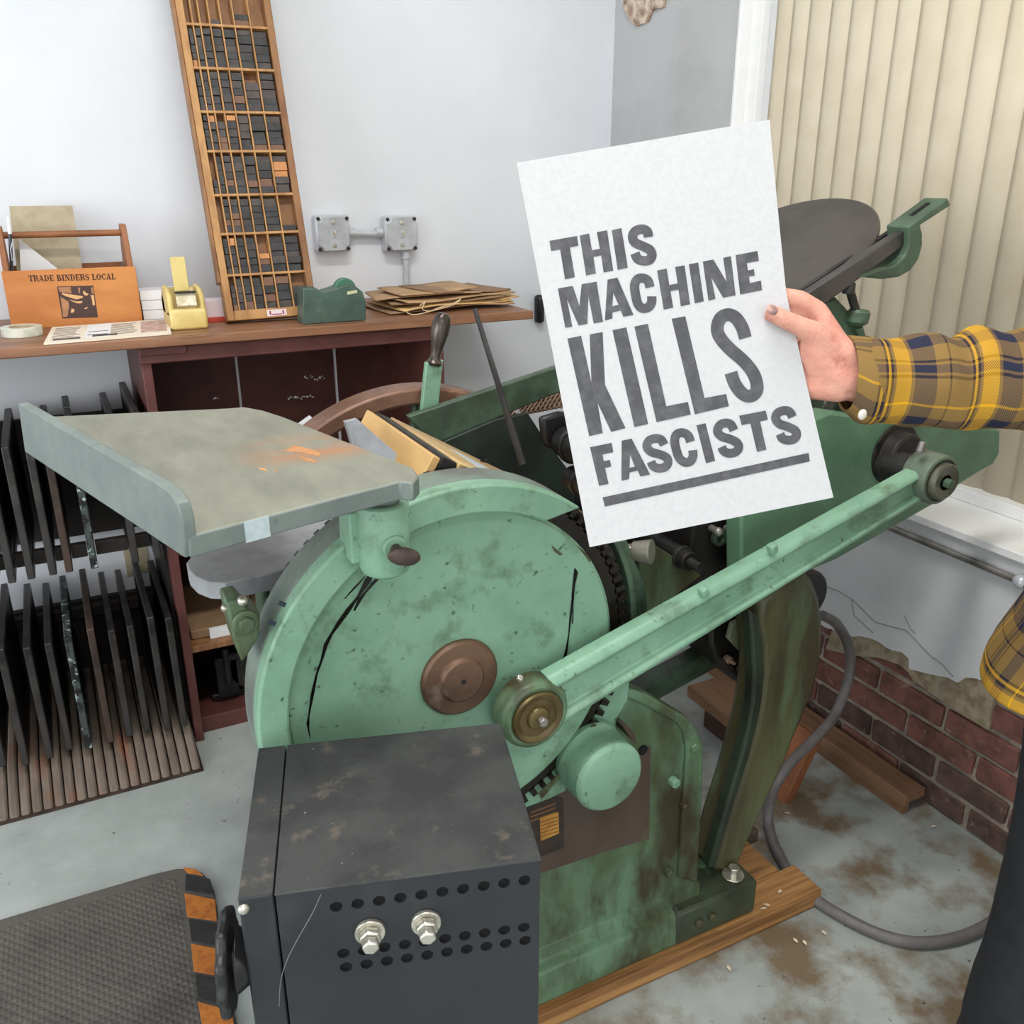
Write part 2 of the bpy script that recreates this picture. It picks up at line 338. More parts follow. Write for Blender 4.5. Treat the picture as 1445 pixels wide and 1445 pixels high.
for (a, b), (c, d) in zip(edge, edge[1:]):
    k = max(1, int(abs(a-c)/.018)) if abs(a-c) < .6 else 12
    for j in range(k): t = j/k; fine.append((a+(c-a)*t, b+(d-b)*t+random.uniform(-.004, .004)))
fine.append(edge[-1])
bm = B(); plate(bm, [[(XW, y, z) for y, z in fine] + [(XW, -3, .745), (XW, YW, .745)]], (.022, 0, 0)); obj('plaster', bm, wallr_m, wr)
# hairline cracks and lifted flakes of the plaster
bm = B()
for pts in ([(1163, 826), (1185, 835), (1202, 846), (1205, 868), (1232, 893)], [(1203, 846), (1235, 878), (1280, 890), (1300, 912), (1318, 930)], [(1318, 928), (1330, 938), (1345, 955)], [(1276, 868), (1284, 886), (1292, 894)]):
    tube(bm, [PX(x, y, XW-.0005) for x, y in pts], .0016, 5)
obj('plaster_crack', bm, mk('crack_grey', (150, 152, 154), rough=.8), wr)
re_ = [(1165, 916), (1203, 925), (1239, 928), (1269, 938), (1282, 949), (1288, 960), (1312, 977), (1340, 996), (1373, 1018), (1395, 1031)]
lo = [PX(x, y, XW+.005) for x, y in re_]
bm = B(); up = [(XW+.005, y, min(.743, z+.03)) for y, z in fine if lo[-1].y <= y <= lo[0].y]
plate(bm, [[tuple(p) for p in lo] + [tuple(p) for p in reversed(up)]], (.02, 0, 0)); obj('render_coat', bm, render_m, wr)
meB = {}
def brick_mesh(k, m):
    b_ = B(); box(b_, (0, 0, 0), (.03, .196, .062))
    bmesh.ops.bevel(b_, geom=list(b_.edges), offset=.004, segments=1, affect='EDGES')
    for v in b_.verts: v.co += V((random.uniform(-.0025, .002), random.uniform(-.003, .003), random.uniform(-.002, .002)))
    me = bpy.data.meshes.new('brick'); b_.to_mesh(me); b_.free(); me.materials.append(m); return me
bms = [brick_mesh(k, brick_m if k < 3 else brick2_m) for k in range(5)]
for row in range(6):
    z = .034 + row*.0765
    y = -.42 + (.104 if row % 2 else 0)
    while y < 2.75:
        o = bpy.data.objects.new('brick', random.choice(bms[3:] if row < 2 and random.random() < .7 else bms[:3])); COL.objects.link(o)
        o.parent = wr; o.location = V((XC+.006+random.uniform(-.003, .003), y, z)) - ORG['wall_right']; y += .208
# window recess: sill slab, far frame, glass, blinds
bm = B(); bx(bm, XW-.012, XW+.36, -3, YJ, .745, .768); struct('trim_1', bm, sill_m, bev=.004)
bm = B(); bx(bm, XW+.17, XW+.215, -3, YJ, .768, .80); struct('trim_2', bm, sill_m, bev=.003)
wn = bpy.data.objects.new('window_1', None); COL.objects.link(wn); wn.location = (XW+.3, 0, .77); wn['kind'] = 'structure'; ORG['window_1'] = V((XW+.3, 0, .77))
bm = B()
bx(bm, XW+.27, XW+.33, -3, YJ, .768, .82); bx(bm, XW+.27, XW+.33, -3, YJ, 2.84, 2.9)
for y in (-2.97, -1.6, .45, YJ-.03): bx(bm, XW+.27, XW+.33, y-.03, y+.03, .82, 2.84)
obj('window_frame', bm, sill_m, wn, bev=.003)
bm = B(); bx(bm, XW+.298, XW+.304, -2.95, YJ-.05, .815, 2.845); obj('pane', bm, glass_m, wn)
bm = B(); bx(bm, XB+.004, XW+.36, YJ-.012, YJ+.002, .768, 2.9); struct('jamb_daylight_strip', bm, sill_m, bev=.003)  # white strip paints the daylight onto the outer part of the jamb
vb = thing('vertical_blind', 'cream vertical blind with wide curved slats across the window at right', 'blind', (XB, 1.2, .78))
bm = B(); bx(bm, XB-.02, XB+.02, -.9, 2.36, 2.82, 2.86); obj('head_rail', bm, sill_m, vb, bev=.003)
ed = [1092, 1114, 1137, 1166, 1195, 1226, 1258, 1290, 1329, 1372, 1413]
ys = [PX(x, 150, XB).y for x in ed]
while ys[-1] > -.6: ys.append(ys[-1]-.0775)
sm_cache = None
for i in range(len(ys)-1):
    w = ys[i]-ys[i+1]; yc = (ys[i]+ys[i+1])/2; w *= 1.28
    bm = B(); n = 6; A = []
    tilt = math.radians(17 + random.uniform(-5, 5))
    for zz in (.782, 2.82):
        r_ = []
        for k in range(n+1):
            t = k/n-.5; s = t*w; bow = .015*(1-4*t*t)
            r_.append(bm.verts.new((XB + s*math.sin(tilt) - bow*math.cos(tilt), yc - s*math.cos(tilt) - bow*math.sin(tilt), zz)))
        A.append(r_)
    for k in range(n): bm.faces.new((A[0][k], A[0][k+1], A[1][k+1], A[1][k]))
    o = obj('slat', bm, slat_m, vb, ang=60)
    sd = o.modifiers.new('thick', 'SOLIDIFY'); sd.thickness = .0012
# conduit pipe under the sill, torn patch in the corner
pp = thing('conduit_pipe', 'thin grey metal conduit clipped along the right wall below the sill', 'pipe', (XW-.02, 1.2, .7))
p0, p1 = PX(1238, 737, XW-.016), PX(1441, 821, XW-.016)
bm = B(); tube(bm, [p0 + (p0-p1)*1.1, p0, p1], .0085, 12); obj('run', bm, steel_m, pp)
bm = B(); tube(bm, [p1, p1+V((0, -.02, -.004)), p1+V((0, -.028, -.03)), p1+V((0, -.028, -.2))], .0105, 12); obj('drop', bm, iron_m, pp)
bm = B(); sph(bm, p1, .017, (1, 1.1, 1)); obj('elbow', bm, galv_m, pp)
bm = B()
tp = [PX(x, y, XW-.004) for x, y in [(879, 8), (888, 26), (899, 37), (915, 31), (922, 14), (938, 10), (942, -12), (930, -40), (886, -40)]]
plate(bm, [tp], (.008, 0, 0)); 
bmesh.ops.subdivide_edges(bm, edges=bm.edges, cuts=2, use_grid_fill=True)
for v in bm.verts: v.co.x -= abs(mnoise.noise(v.co*40))*.02
obj('torn_plaster', bm, mk('torn_paper', (158, 132, 112), (214, 200, 180), sc=30, rough=.9, c3=(120, 96, 80), sc3=30), wr)

# ================================================================== counter shelf and cabinet on the back wall
SY, SZ = 2.36, 1.18
bm = B(); bx(bm, -.75, 1.263, SY, YW-.006, SZ-.024, SZ); tag(obj('counter_top', bm, counter_m, bev=.003), 'long worn brown wooden counter plank running along the white back wall', 'counter')
cb = thing('cabinet', 'oxblood red painted open cabinet standing under the wooden counter', 'cabinet', (.6, 2.63, 0))
CL, CR, CF = .178, .992, 2.40
bm = B(); bx(bm, CL, CL+.024, CF, YW-.012, 0, SZ-.026); obj('side_panel', bm, red_m, cb, bev=.002)
bm = B(); bx(bm, CR-.024, CR, CF, YW-.012, 0, SZ-.026); obj('side_panel', bm, red_m, cb, bev=.002)
bm = B(); bx(bm, CL-.004, CR+.004, CF-.012, CF+.008, SZ-.068, SZ-.027); obj('top_rail', bm, red_m, cb, bev=.004)
bm = B(); bx(bm, CL+.0, CL+.11, CF-.018, CF-.012, SZ-.047, SZ-.027); obj('rail_splice', bm, red_m, cb, bev=.002)
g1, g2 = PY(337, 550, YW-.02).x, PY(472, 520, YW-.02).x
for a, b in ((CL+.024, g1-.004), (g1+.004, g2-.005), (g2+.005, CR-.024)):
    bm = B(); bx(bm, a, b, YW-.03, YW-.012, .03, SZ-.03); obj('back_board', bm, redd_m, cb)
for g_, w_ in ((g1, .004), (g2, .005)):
    bm = B(); bx(bm, g_-w_, g_+w_, YW-.026, YW-.012, .03, SZ-.03); obj('lit_gap_strip', bm, paper_m, cb)  # added pale strips imitate the lit wall showing through the board gaps
for gx, gz, n_ in ((445, 533, 9), (425, 561, 11), (306, 561, 3)):
    bm = B()
    for k_ in range(n_):
        p_ = PY(gx-n_*1.6+k_*3.4+random.uniform(-1, 1), gz+random.uniform(-3, 3), YW-.031); box(bm, p_, (random.uniform(.003, .008), .001, random.uniform(.002, .008)), Mx.Rotation(random.uniform(0, 3), 3, 'Y'))
    obj('paint_scuff', bm, paper_m, cb, kind='stuff')
zs = PY(300, 905, CF+.03).z
bm = B(); bx(bm, CL+.024, CR-.024, CF+.02, YW-.03, zs-.02, zs); obj('shelf', bm, cased_m, cb, bev=.002)
bm = B(); bx(bm, CL+.024, CR-.024, CF+.02, YW-.03, zs+.28, zs+.30); obj('shelf', bm, red_m, cb, bev=.002)
bm = B(); bx(bm, CL+.024, CR-.024, CF+.06, YW-.03, .02, .045); bx(bm, CL+.024, CR-.024, CF+.04, CF+.06, 0, .05); obj('bottom_board', bm, red_m, cb, bev=.002)
bm = B(); bx(bm, .21, .5, CF+.06, YW-.06, zs+.0005, zs+.03); tag(obj('kraft_parcel', bm, kraft3_m, bev=.004), 'flat brown kraft parcel lying on the low cabinet shelf beside the racks', 'parcel')
bm = B(); bx(bm, .26, .40, CF+.045, CF+.055, zs+.001, zs+.032); tag(obj('shelf_card', bm, paper_m), 'small white card propped on the low cabinet shelf', 'card')
ml = thing('cast_machine', 'dark grimy cast iron part stored in the bottom of the red cabinet', 'machine part', (.36, 2.6, .046))
bm = B(); bx(bm, .25, .5, 2.52, 2.74, .046, .07); obj('foot', bm, black_m, ml, bev=.005)
bm = B(); cyl(bm, (.38, 2.5, .15), (.38, 2.72, .15), .075); obj('drum', bm, iron_m, ml, bev=.004)
bm = B(); cyl(bm, (.30, 2.48, .21), (.46, 2.48, .21), .012); cyl(bm, (.30, 2.48, .12), (.30, 2.48, .24), .010); bx(bm, .27, .33, 2.5, 2.6, .07, .2); obj('bracket', bm, black_m, ml)
wp = PY(420, 592, 2.5)
bm = B(); M = Mx.Rotation(math.radians(-24), 3, 'Z') @ Mx.Rotation(math.radians(38), 3, 'Y')
box(bm, PY(425, 610, 2.34), (.10, .14, .003), Mx.Rotation(math.radians(30), 3, 'Y').inverted()); o = obj('loose_sheet', bm, paper_m)
tag(o, 'white paper sheet poking up between the red cabinet and the flywheel', 'paper')

# wooden tote box
ty = 2.66; T0, T1, TB = -.094, .213, 2.81
tt = thing('wooden_tote', 'orange wooden tote box with dowel handle and printed front, left on counter', 'tote box', (.06, 2.735, SZ))
bm = B(); bx(bm, T0-.004, T1+.004, ty-.008, ty, SZ, SZ+.146); obj('front_panel', bm, tote_m, tt, bev=.0015)
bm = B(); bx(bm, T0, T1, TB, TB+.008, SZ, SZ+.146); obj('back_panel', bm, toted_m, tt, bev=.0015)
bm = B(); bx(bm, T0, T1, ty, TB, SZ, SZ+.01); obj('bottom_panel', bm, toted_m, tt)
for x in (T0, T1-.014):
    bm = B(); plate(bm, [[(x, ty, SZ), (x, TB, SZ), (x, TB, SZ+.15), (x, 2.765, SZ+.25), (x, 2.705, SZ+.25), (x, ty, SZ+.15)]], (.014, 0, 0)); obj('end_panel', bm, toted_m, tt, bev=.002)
bm = B(); cyl(bm, (T0+.005, 2.735, SZ+.228), (T1-.005, 2.735, SZ+.228), .0085, seg=14); obj('handle', bm, toted_m, tt)
dk = mk('tote_print', (66, 38, 30), rough=.6); dk2 = mk('woodcut_print', (74, 54, 50), rough=.7); dk3 = mk('woodcut_tone', (176, 128, 92), (150, 104, 74), sc=60, rough=.7)
def TP(zx, zy, d=0): return PY(30+zx/9.03, 370+zy/9.03, ty-.0085-d)
a, b = TP(100, 248), TP(1210, 220)
# fat slab-serif capitals: (thick stems, thin hairlines with serifs) as little quads in a 1 x 1 cell
SLAB = {'T': (.86, [((.33, 0), (.61, 0), (.61, 1), (.33, 1)), ((0, .86), (.94, .86), (.94, 1), (0, 1)), ((0, .66), (.1, .66), (.1, 1), (0, 1)), ((.84, .66), (.94, .66), (.94, 1), (.84, 1)), ((.2, 0), (.74, 0), (.74, .12), (.2, .12))]),
 'R': (.98, [((.1, 0), (.38, 0), (.38, 1), (.1, 1)), ((0, .88), (.7, .88), (.8, 1), (0, 1)), ((0, 0), (.48, 0), (.48, .12), (0, .12)), ((.62, .5), (.88, .6), (.88, .88), (.62, 1)), ((.3, .44), (.7, .44), (.76, .56), (.3, .56)), ((.5, .5), (.74, .5), (1, 0), (.72, 0))]),
 'A': (1.0, [((.0, 0), (.12, 0), (.5, 1), (.4, 1)), ((.62, 0), (.92, 0), (.6, 1), (.4, 1)), ((.2, .24), (.8, .24), (.8, .36), (.2, .36)), ((-.04, 0), (.26, 0), (.26, .1), (-.04, .1)), ((.52, 0), (1, 0), (1, .1), (.52, .1))]),
 'D': (.96, [((.1, 0), (.38, 0), (.38, 1), (.1, 1)), ((0, .88), (.66, .88), (.6, 1), (0, 1)), ((0, 0), (.6, 0), (.66, .12), (0, .12)), ((.64, .1), (.92, .3), (.92, .7), (.64, .9)), ((.5, 0), (.74, .1), (.7, .2), (.5, .12)), ((.5, 1), (.74, .9), (.7, .8), (.5, .88))]),
 'E': (.86, [((.1, 0), (.38, 0), (.38, 1), (.1, 1)), ((0, .88), (.84, .88), (.84, 1), (0, 1)), ((0, 0), (.88, 0), (.88, .12), (0, .12)), ((.74, .66), (.84, .66), (.84, 1), (.74, 1)), ((.78, 0), (.88, 0), (.88, .34), (.78, .34)), ((.3, .44), (.66, .44), (.66, .56), (.3, .56))]),
 'B': (.94, [((.1, 0), (.38, 0), (.38, 1), (.1, 1)), ((0, .88), (.7, .88), (.74, 1), (0, 1)), ((0, 0), (.78, 0), (.74, .12), (0, .12)), ((.56, .55), (.82, .6), (.82, .9), (.56, 1)), ((.6, .0), (.9, .12), (.9, .42), (.6, .52)), ((.3, .45), (.8, .45), (.74, .57), (.3, .57))]),
 'I': (.52, [((.12, 0), (.40, 0), (.40, 1), (.12, 1)), ((0, .88), (.52, .88), (.52, 1), (0, 1)), ((0, 0), (.52, 0), (.52, .12), (0, .12))]),
 'N': (1.02, [((.12, 0), (.22, 0), (.22, 1), (.12, 1)), ((.1, 1), (.4, 1), (.9, 0), (.66, 0)), ((.8, 0), (.9, 0), (.9, 1), (.8, 1)), ((0, .9), (.3, .9), (.3, 1), (0, 1)), ((0, 0), (.36, 0), (.36, .1), (0, .1)), ((.66, .9), (1.02, .9), (1.02, 1), (.66, 1))]),
 'S': (.82, [((.06, .55), (.3, .48), (.3, .9), (.06, .8)), ((.14, .9), (.66, .9), (.6, 1), (.2, 1)), ((.64, .66), (.74, .66), (.74, 1), (.64, 1)), ((.1, .6), (.34, .66), (.76, .44), (.5, .34)), ((.52, .1), (.78, .2), (.78, .46), (.52, .52)), ((.14, 0), (.62, 0), (.7, .1), (.14, .1)), ((.04, 0), (.14, 0), (.14, .36), (.04, .36))]),
 'L': (.82, [((.1, 0), (.38, 0), (.38, 1), (.1, 1)), ((0, .88), (.5, .88), (.5, 1), (0, 1)), ((0, 0), (.84, 0), (.84, .12), (0, .12)), ((.74, 0), (.84, 0), (.84, .4), (.74, .4))]),
 'O': (.98, [((.04, .3), (.32, .08), (.32, .92), (.04, .7)), ((.66, .08), (.94, .3), (.94, .7), (.66, .92)), ((.2, .02), (.78, .02), (.72, .13), (.26, .13)), ((.26, .87), (.72, .87), (.78, .98), (.2, .98))]),
 'C': (.94, [((.04, .3), (.32, .08), (.32, .92), (.04, .7)), ((.2, .02), (.74, .02), (.84, .2), (.26, .13)), ((.26, .87), (.8, .8), (.78, .98), (.2, .98)), ((.78, .62), (.88, .62), (.88, 1), (.78, 1)), ((.78, .08), (.88, .3), (.84, .34), (.76, .2))])}
txt = 'TRADE BINDERS LOCAL'
tot = sum(.5 if ch == ' ' else SLAB[ch][0]+.08 for ch in txt); kx = (b.x-a.x)/tot; kz = .0155; x_ = a.x
for i_, ch in enumerate(txt):
    if ch == ' ': x_ += .5*kx; continue
    bm = B(); z_ = a.z + (b.z-a.z)*(x_-a.x)/(b.x-a.x)
    for j_, q_ in enumerate(SLAB[ch][1]):
        bm.faces.new([bm.verts.new((x_+u*kx, ty-.0084-.00004*j_, z_+v*kz)) for u, v in q_])
    obj('letter', bm, dk, tt); x_ += (SLAB[ch][0]+.08)*kx
bm = B(); plate(bm, [[TP(455, 310), TP(918, 297), TP(978, 702), TP(525, 718)]], (0, .0003, 0)); obj('woodcut', bm, dk2, tt)
bm = B()
for L_ in ([(468, 322), (630, 312), (640, 400), (530, 385), (490, 375)], [(500, 440), (600, 500), (610, 560), (590, 690), (535, 700)], [(720, 320), (752, 330), (745, 400), (735, 405)], [(885, 330), (912, 315), (925, 400), (905, 410)]):
    plate(bm, [[TP(x, y, .0003) for x, y in L_]], (0, .0003, 0))
obj('woodcut_ground', bm, dk3, tt)
bm = B()
for L_ in ([(515, 390), (560, 400), (700, 420), (790, 435), (780, 455), (700, 475), (560, 430), (520, 410)], [(605, 475), (700, 500), (780, 495), (775, 520), (720, 525), (650, 500)], [(795, 360), (830, 395), (860, 405), (840, 425), (805, 420), (785, 390)], [(880, 420), (925, 420), (940, 545), (910, 550), (900, 470)], [(640, 590), (680, 600), (670, 640), (630, 645)], [(800, 590), (850, 565), (830, 600)]):
    plate(bm, [[TP(x, y, .0005) for x, y in L_]], (0, .0003, 0))
obj('woodcut_light', bm, mk('woodcut_light', (214, 168, 118), rough=.7), tt)
# things stuck in the tote
def sheet(name, px, y0, y1, m, label, cat, th=.002):
    """upright card: lower pixels at depth y0, upper ones at y1"""
    ymin, ymax = max(p[1] for p in px), min(p[1] for p in px)
    bm = B(); plate(bm, [[PY(x, y, y0+(y1-y0)*(ymin-y)/(ymin-ymax)) for x, y in px]], (0, th, 0)); return tag(obj(name, bm, m), label, cat)
sheet('chipboard_card', [(31, 440), (126, 440), (102, 290), (13, 291)], 2.775, 2.80, card_m, 'tan chipboard card standing upright in the wooden tote', 'card', .0025)
sheet('folded_paper', [(31, 430), (100, 430), (80, 378), (27, 337)], 2.752, 2.765, paper_m, 'white paper with a slanted corner leaning on the tan card', 'paper', .0012)
sheet('dark_folder', [(155, 415), (190, 415), (184, 364), (172, 370)], 2.77, 2.79, mk('dark_folder', (112, 104, 100), rough=.6), 'dark grey folder corner showing at the right end of the tote', 'folder', .002)
pn = thing('pen', 'silver and black pen clipped upright at the left end of the tote', 'pen', PY(18, 400, 2.70))
bm = B(); tube(bm, [PY(19, 420, 2.70), PY(15, 350, 2.70), PY(14, 330, 2.70)], .0042, 8); obj('barrel', bm, mk('pen_black', (60, 62, 70), rough=.3), pn)
bm = B(); tube(bm, [PY(14, 330, 2.70), PY(12, 306, 2.70)], .0048, 8); obj('cap', bm, paper_m, pn); bm = B(); tube(bm, [PY(17.5, 342, 2.693), PY(15, 352, 2.693), PY(17, 368, 2.693)], .0015, 6); obj('clip', bm, galv_m, pn)

# tape roll, leaflet, card stack, dispensers
c = PZ(32, 473, SZ)
tr = thing('tape_roll', 'roll of clear tape lying flat at the left end of the counter', 'tape roll', c)
bm = B(); 
for (ri, ro, m, nm) in ((.030, .047, clear_m, 'tape'), (.027, .030, card_m, 'core')):
    bm = B(); lathe(bm, c, (0, 0, 1), [(0, ri), (0, ro), (.022, ro), (.022, ri), (0, ri)], 36); obj(nm, bm, m, tr, bev=.001)
lf = [PZ(62, 487, SZ+.001), PZ(242, 472, SZ+.001), PZ(238, 452, SZ+.001), PZ(74, 464, SZ+.001)]
le = thing('leaflet', 'cream printed leaflet lying flat in front of the wooden tote', 'leaflet', lf[0])
bm = B(); plate(bm, [lf], (0, 0, .0045)); obj('pages', bm, mk('cream_paper', (232, 220, 200), rough=.7), le)
def LQ(u, v, h=.006): return (lf[0].lerp(lf[1], u)).lerp(lf[3].lerp(lf[2], u), v) + V((0, 0, h))
def quad_on(bm, f, u0, u1, v0, v1, h): plate(bm, [[f(u0, v0, h), f(u1, v0, h), f(u1, v1, h), f(u0, v1, h)]], (0, 0, .0003))
bm = B()
for u0, u1 in ((.04, .26), (.50, .72)):
    for k in range(9): quad_on(bm, LQ, u0, u1-random.uniform(0, .05), .2+k*.08, .225+k*.08, .0046)
obj('print_lines', bm, mk('print_grey', (120, 112, 108), rough=.8), le, kind='stuff')
bm = B(); bm.free()
for q_ in ((.06, .27, .10, .17), (.32, .48, .25, .28), (.32, .48, .45, .48), (.36, .56, .14, .24)): bm = B(); quad_on(bm, LQ, *q_, .0049); obj('headline', bm, mk('print_dark', (74, 66, 66), rough=.8), le)
bm = B(); quad_on(bm, LQ, .75, .97, .15, .92, .0046); obj('printed_picture', bm, mk('print_photo', (178, 140, 128), (206, 184, 172), sc=60, rough=.7), le)
bm = B(); quad_on(bm, LQ, .30, .50, .12, .95, .0046); obj('pale_column', bm, paper_m, le)
c0 = PZ(220, 455, SZ)
for i in range(3):
    bm = B(); box(bm, (c0.x+.03, 2.72, SZ+.0005+.013+i*.0262), (.11+random.uniform(-.004, .004), .09, .025), Mx.Rotation(random.uniform(-.04, .04), 3, 'Z'))
    tag(obj('card_pack', bm, paper_m, bev=.001), 'white pack of cards between tote and yellow dispenser, ' + ('lowest of three', 'middle of three', 'topmost of three')[i], 'card pack', 'white card packs behind the yellow dispenser')
c0 = PZ(312, 450, SZ); 
rp = thing('note_pack', 'pale pink block of notes on a red base beside the tall type case', 'note pad', (c0.x-.012, 2.60, SZ))
bm = B(); box(bm, (c0.x-.012, 2.60, SZ+.006), (.075, .08, .012)); obj('red_base', bm, redcard_m, rp, bev=.001)
bm = B(); box(bm, (c0.x-.016, 2.60, SZ+.034), (.064, .07, .044)); obj('note_block', bm, pink_m, rp, bev=.001)
# yellow dispenser
y0 = 2.47
yd = thing('yellow_tape_dispenser', 'old pale yellow desk tape dispenser facing forward on the counter', 'tape dispenser', PZ(266, 469, SZ))
def yp(px, py, y): return PY(px, py, y)
sc_ = 1/1
L_ = [yp(243, 470, y0), yp(296, 468, y0), yp(292, 443, y0), yp(289, 428, y0), yp(284, 418, y0+.02), yp(242, 420, y0+.02), yp(238, 430, y0), yp(240, 450, y0)]
cx = yp(267, 460, y0).x; zb = SZ
def prof(x0, x1, name, pts, m, bev=.006):
    bm = B(); plate(bm, [[(x0, y, z) for y, z in pts]], (x1-x0, 0, 0)); return obj(name, bm, m, yd, bev=bev)
hw = .046
prof(cx-hw, cx+hw, 'body', [(y0-.02, zb), (y0+.13, zb), (y0+.13, zb+.06), (y0+.09, zb+.10), (y0+.06, zb+.04), (y0, zb+.05), (y0-.012, zb+.055), (y0-.02, zb+.04)], ykey_m)
prof(cx-hw, cx-hw+.014, 'side_cheek', [(y0-.01, zb+.03), (y0+.12, zb+.03), (y0+.13, zb+.07), (y0+.09, zb+.105), (y0+.03, zb+.10), (y0, zb+.085)], ykey_m)
prof(cx+hw-.014, cx+hw, 'side_cheek', [(y0-.01, zb+.03), (y0+.12, zb+.03), (y0+.13, zb+.07), (y0+.09, zb+.105), (y0+.03, zb+.10), (y0, zb+.085)], ykey_m)
bm = B(); box(bm, (cx-.004, y0+.03, zb+.135), (.036, .008, .085), Mx.Rotation(math.radians(-8), 3, 'X')); obj('lever', bm, ykey_m, yd, bev=.002)
bm = B(); box(bm, (cx, y0-.004, zb+.073), (.048, .010, .034), Mx.Rotation(math.radians(-30), 3, 'X')); obj('label_plate', bm, mk('worn_label', (222, 214, 190), (190, 176, 140), sc=50, rough=.5), yd, bev=.001)
bm = B(); box(bm, (cx, y0-.002, zb+.093), (.05, .014, .004)); obj('cutter', bm, iron_m, yd)
# green dispenser
gy = 2.40
gd = thing('green_tape_dispenser', 'green plastic desk tape dispenser on the counter right of the type case', 'tape dispenser', PZ(470, 458, SZ))
px = [(428, 459), (516, 447), (517, 428), (512, 412), (500, 402), (488, 402), (470, 409), (455, 413), (447, 407), (428, 407)]
bm = B(); 
def gprof(px, y, th): 
    P_ = [PY(a, b, y) for a, b in px]; P_ = [V((p.x, p.y, max(p.z, SZ+.0005))) for p in P_]; P_[0].z = P_[1].z = SZ+.0005; return P_, (0, th, 0)
a_, b_ = gprof(px, gy, .065); plate(bm, [a_], b_); obj('body', bm, tgreen_m, gd, bev=.0025)
hc = PY(486, 408, gy+.03); bm = B(); cyl(bm, hc-V((0, .012, 0)), hc+V((0, .014, 0)), .030, seg=32); obj('tape_hub', bm, tgreen2_m, gd, bev=.003)
bm = B(); p = PY(497, 412.5, gy-.0012); box(bm, p, (.028, .002, .008), Mx.Rotation(math.radians(-8), 3, 'Y')); obj('label', bm, mk('pale_label', (196, 196, 158), rough=.6), gd)
bm = B(); p = PY(436, 407, gy+.03); box(bm, (p.x, p.y, p.z+.002), (.018, .04, .006)); obj('cutter', bm, tgreen_m, gd)

# kraft envelopes heaped at the right end of the counter
env = [  # px centre x, z, len, wid, rot, roll, material
 (600, .002, .34, .26, 4, 0.5, kraft3_m, 'lowest'), (640, .010, .30, .24, -8, 1, kraft_m, 'second from the bottom'), (618, .018, .36, .25, 6, 2.0, kraft2_m, 'third from the bottom'),
 (632, .027, .36, .24, 3, -.8, kraft2_m, 'fourth from the bottom'), (615, .036, .34, .24, -5, 1.6, kraft3_m, 'fifth from the bottom'), (622, .045, .36, .24, 8, 1.0, kraft_m, 'sixth from the bottom'),
 (596, .053, .31, .22, -10, 3.4, kraft_m, 'third from the top'), (640, .062, .26, .22, 12, -2.2, kraft3_m, 'second from the top'), (600, .071, .24, .20, 2, 4.5, kraft_m, 'topmost')]
for i, (px_, h, ln, wd_, rz, ry, m, pos) in enumerate(env):
    c = PY(px_, 425, 2.60); M = Mx.Rotation(math.radians(rz), 3, 'Z') @ Mx.Rotation(math.radians(-ry*.6), 3, 'Y')
    bm = B(); bmesh.ops.create_grid(bm, x_segments=14, y_segments=6, size=.5)
    for v in bm.verts:
        u, w = v.co.x, v.co.y
        z = .004*math.sin(u*5+i*1.3) + .005*mnoise.noise((u*2.2, w*1.8, i*3.1)) + (.010*max(0, abs(u)-.33)*2*(1 if i % 2 else -.3))
        v.co = M @ V((u*ln*1.02, w*wd_, z*.8))
    mn = min(v.co.z for v in bm.verts)
    for v in bm.verts: v.co = V((c.x, c.y-.01*(i % 3), SZ+.003+h*.72)) + v.co - V((0, 0, mn if i == 0 else mn*.5))
    o = obj('kraft_envelope', bm, m, ang=60); sd = o.modifiers.new('thick', 'SOLIDIFY'); sd.thickness = .0035
    tag(o, 'brown kraft envelope in the heap on the counter, ' + pos + ' of nine', 'envelope', 'kraft envelopes heaped on the counter')
bm = B()
P_ = [PY(x, y, 2.44) for x, y in [(592, 432), (600, 426), (596, 436), (607, 439), (620, 434), (640, 428), (650, 422), (640, 430), (612, 438), (586, 444), (574, 440), (590, 434)]]
tube(bm, cr(P_, 5), .0016, 6); tag(obj('loose_string', bm, mk('cotton_string', (214, 188, 148), rough=.9)), 'looped pale string ties dangling in front of the kraft envelopes', 'string')

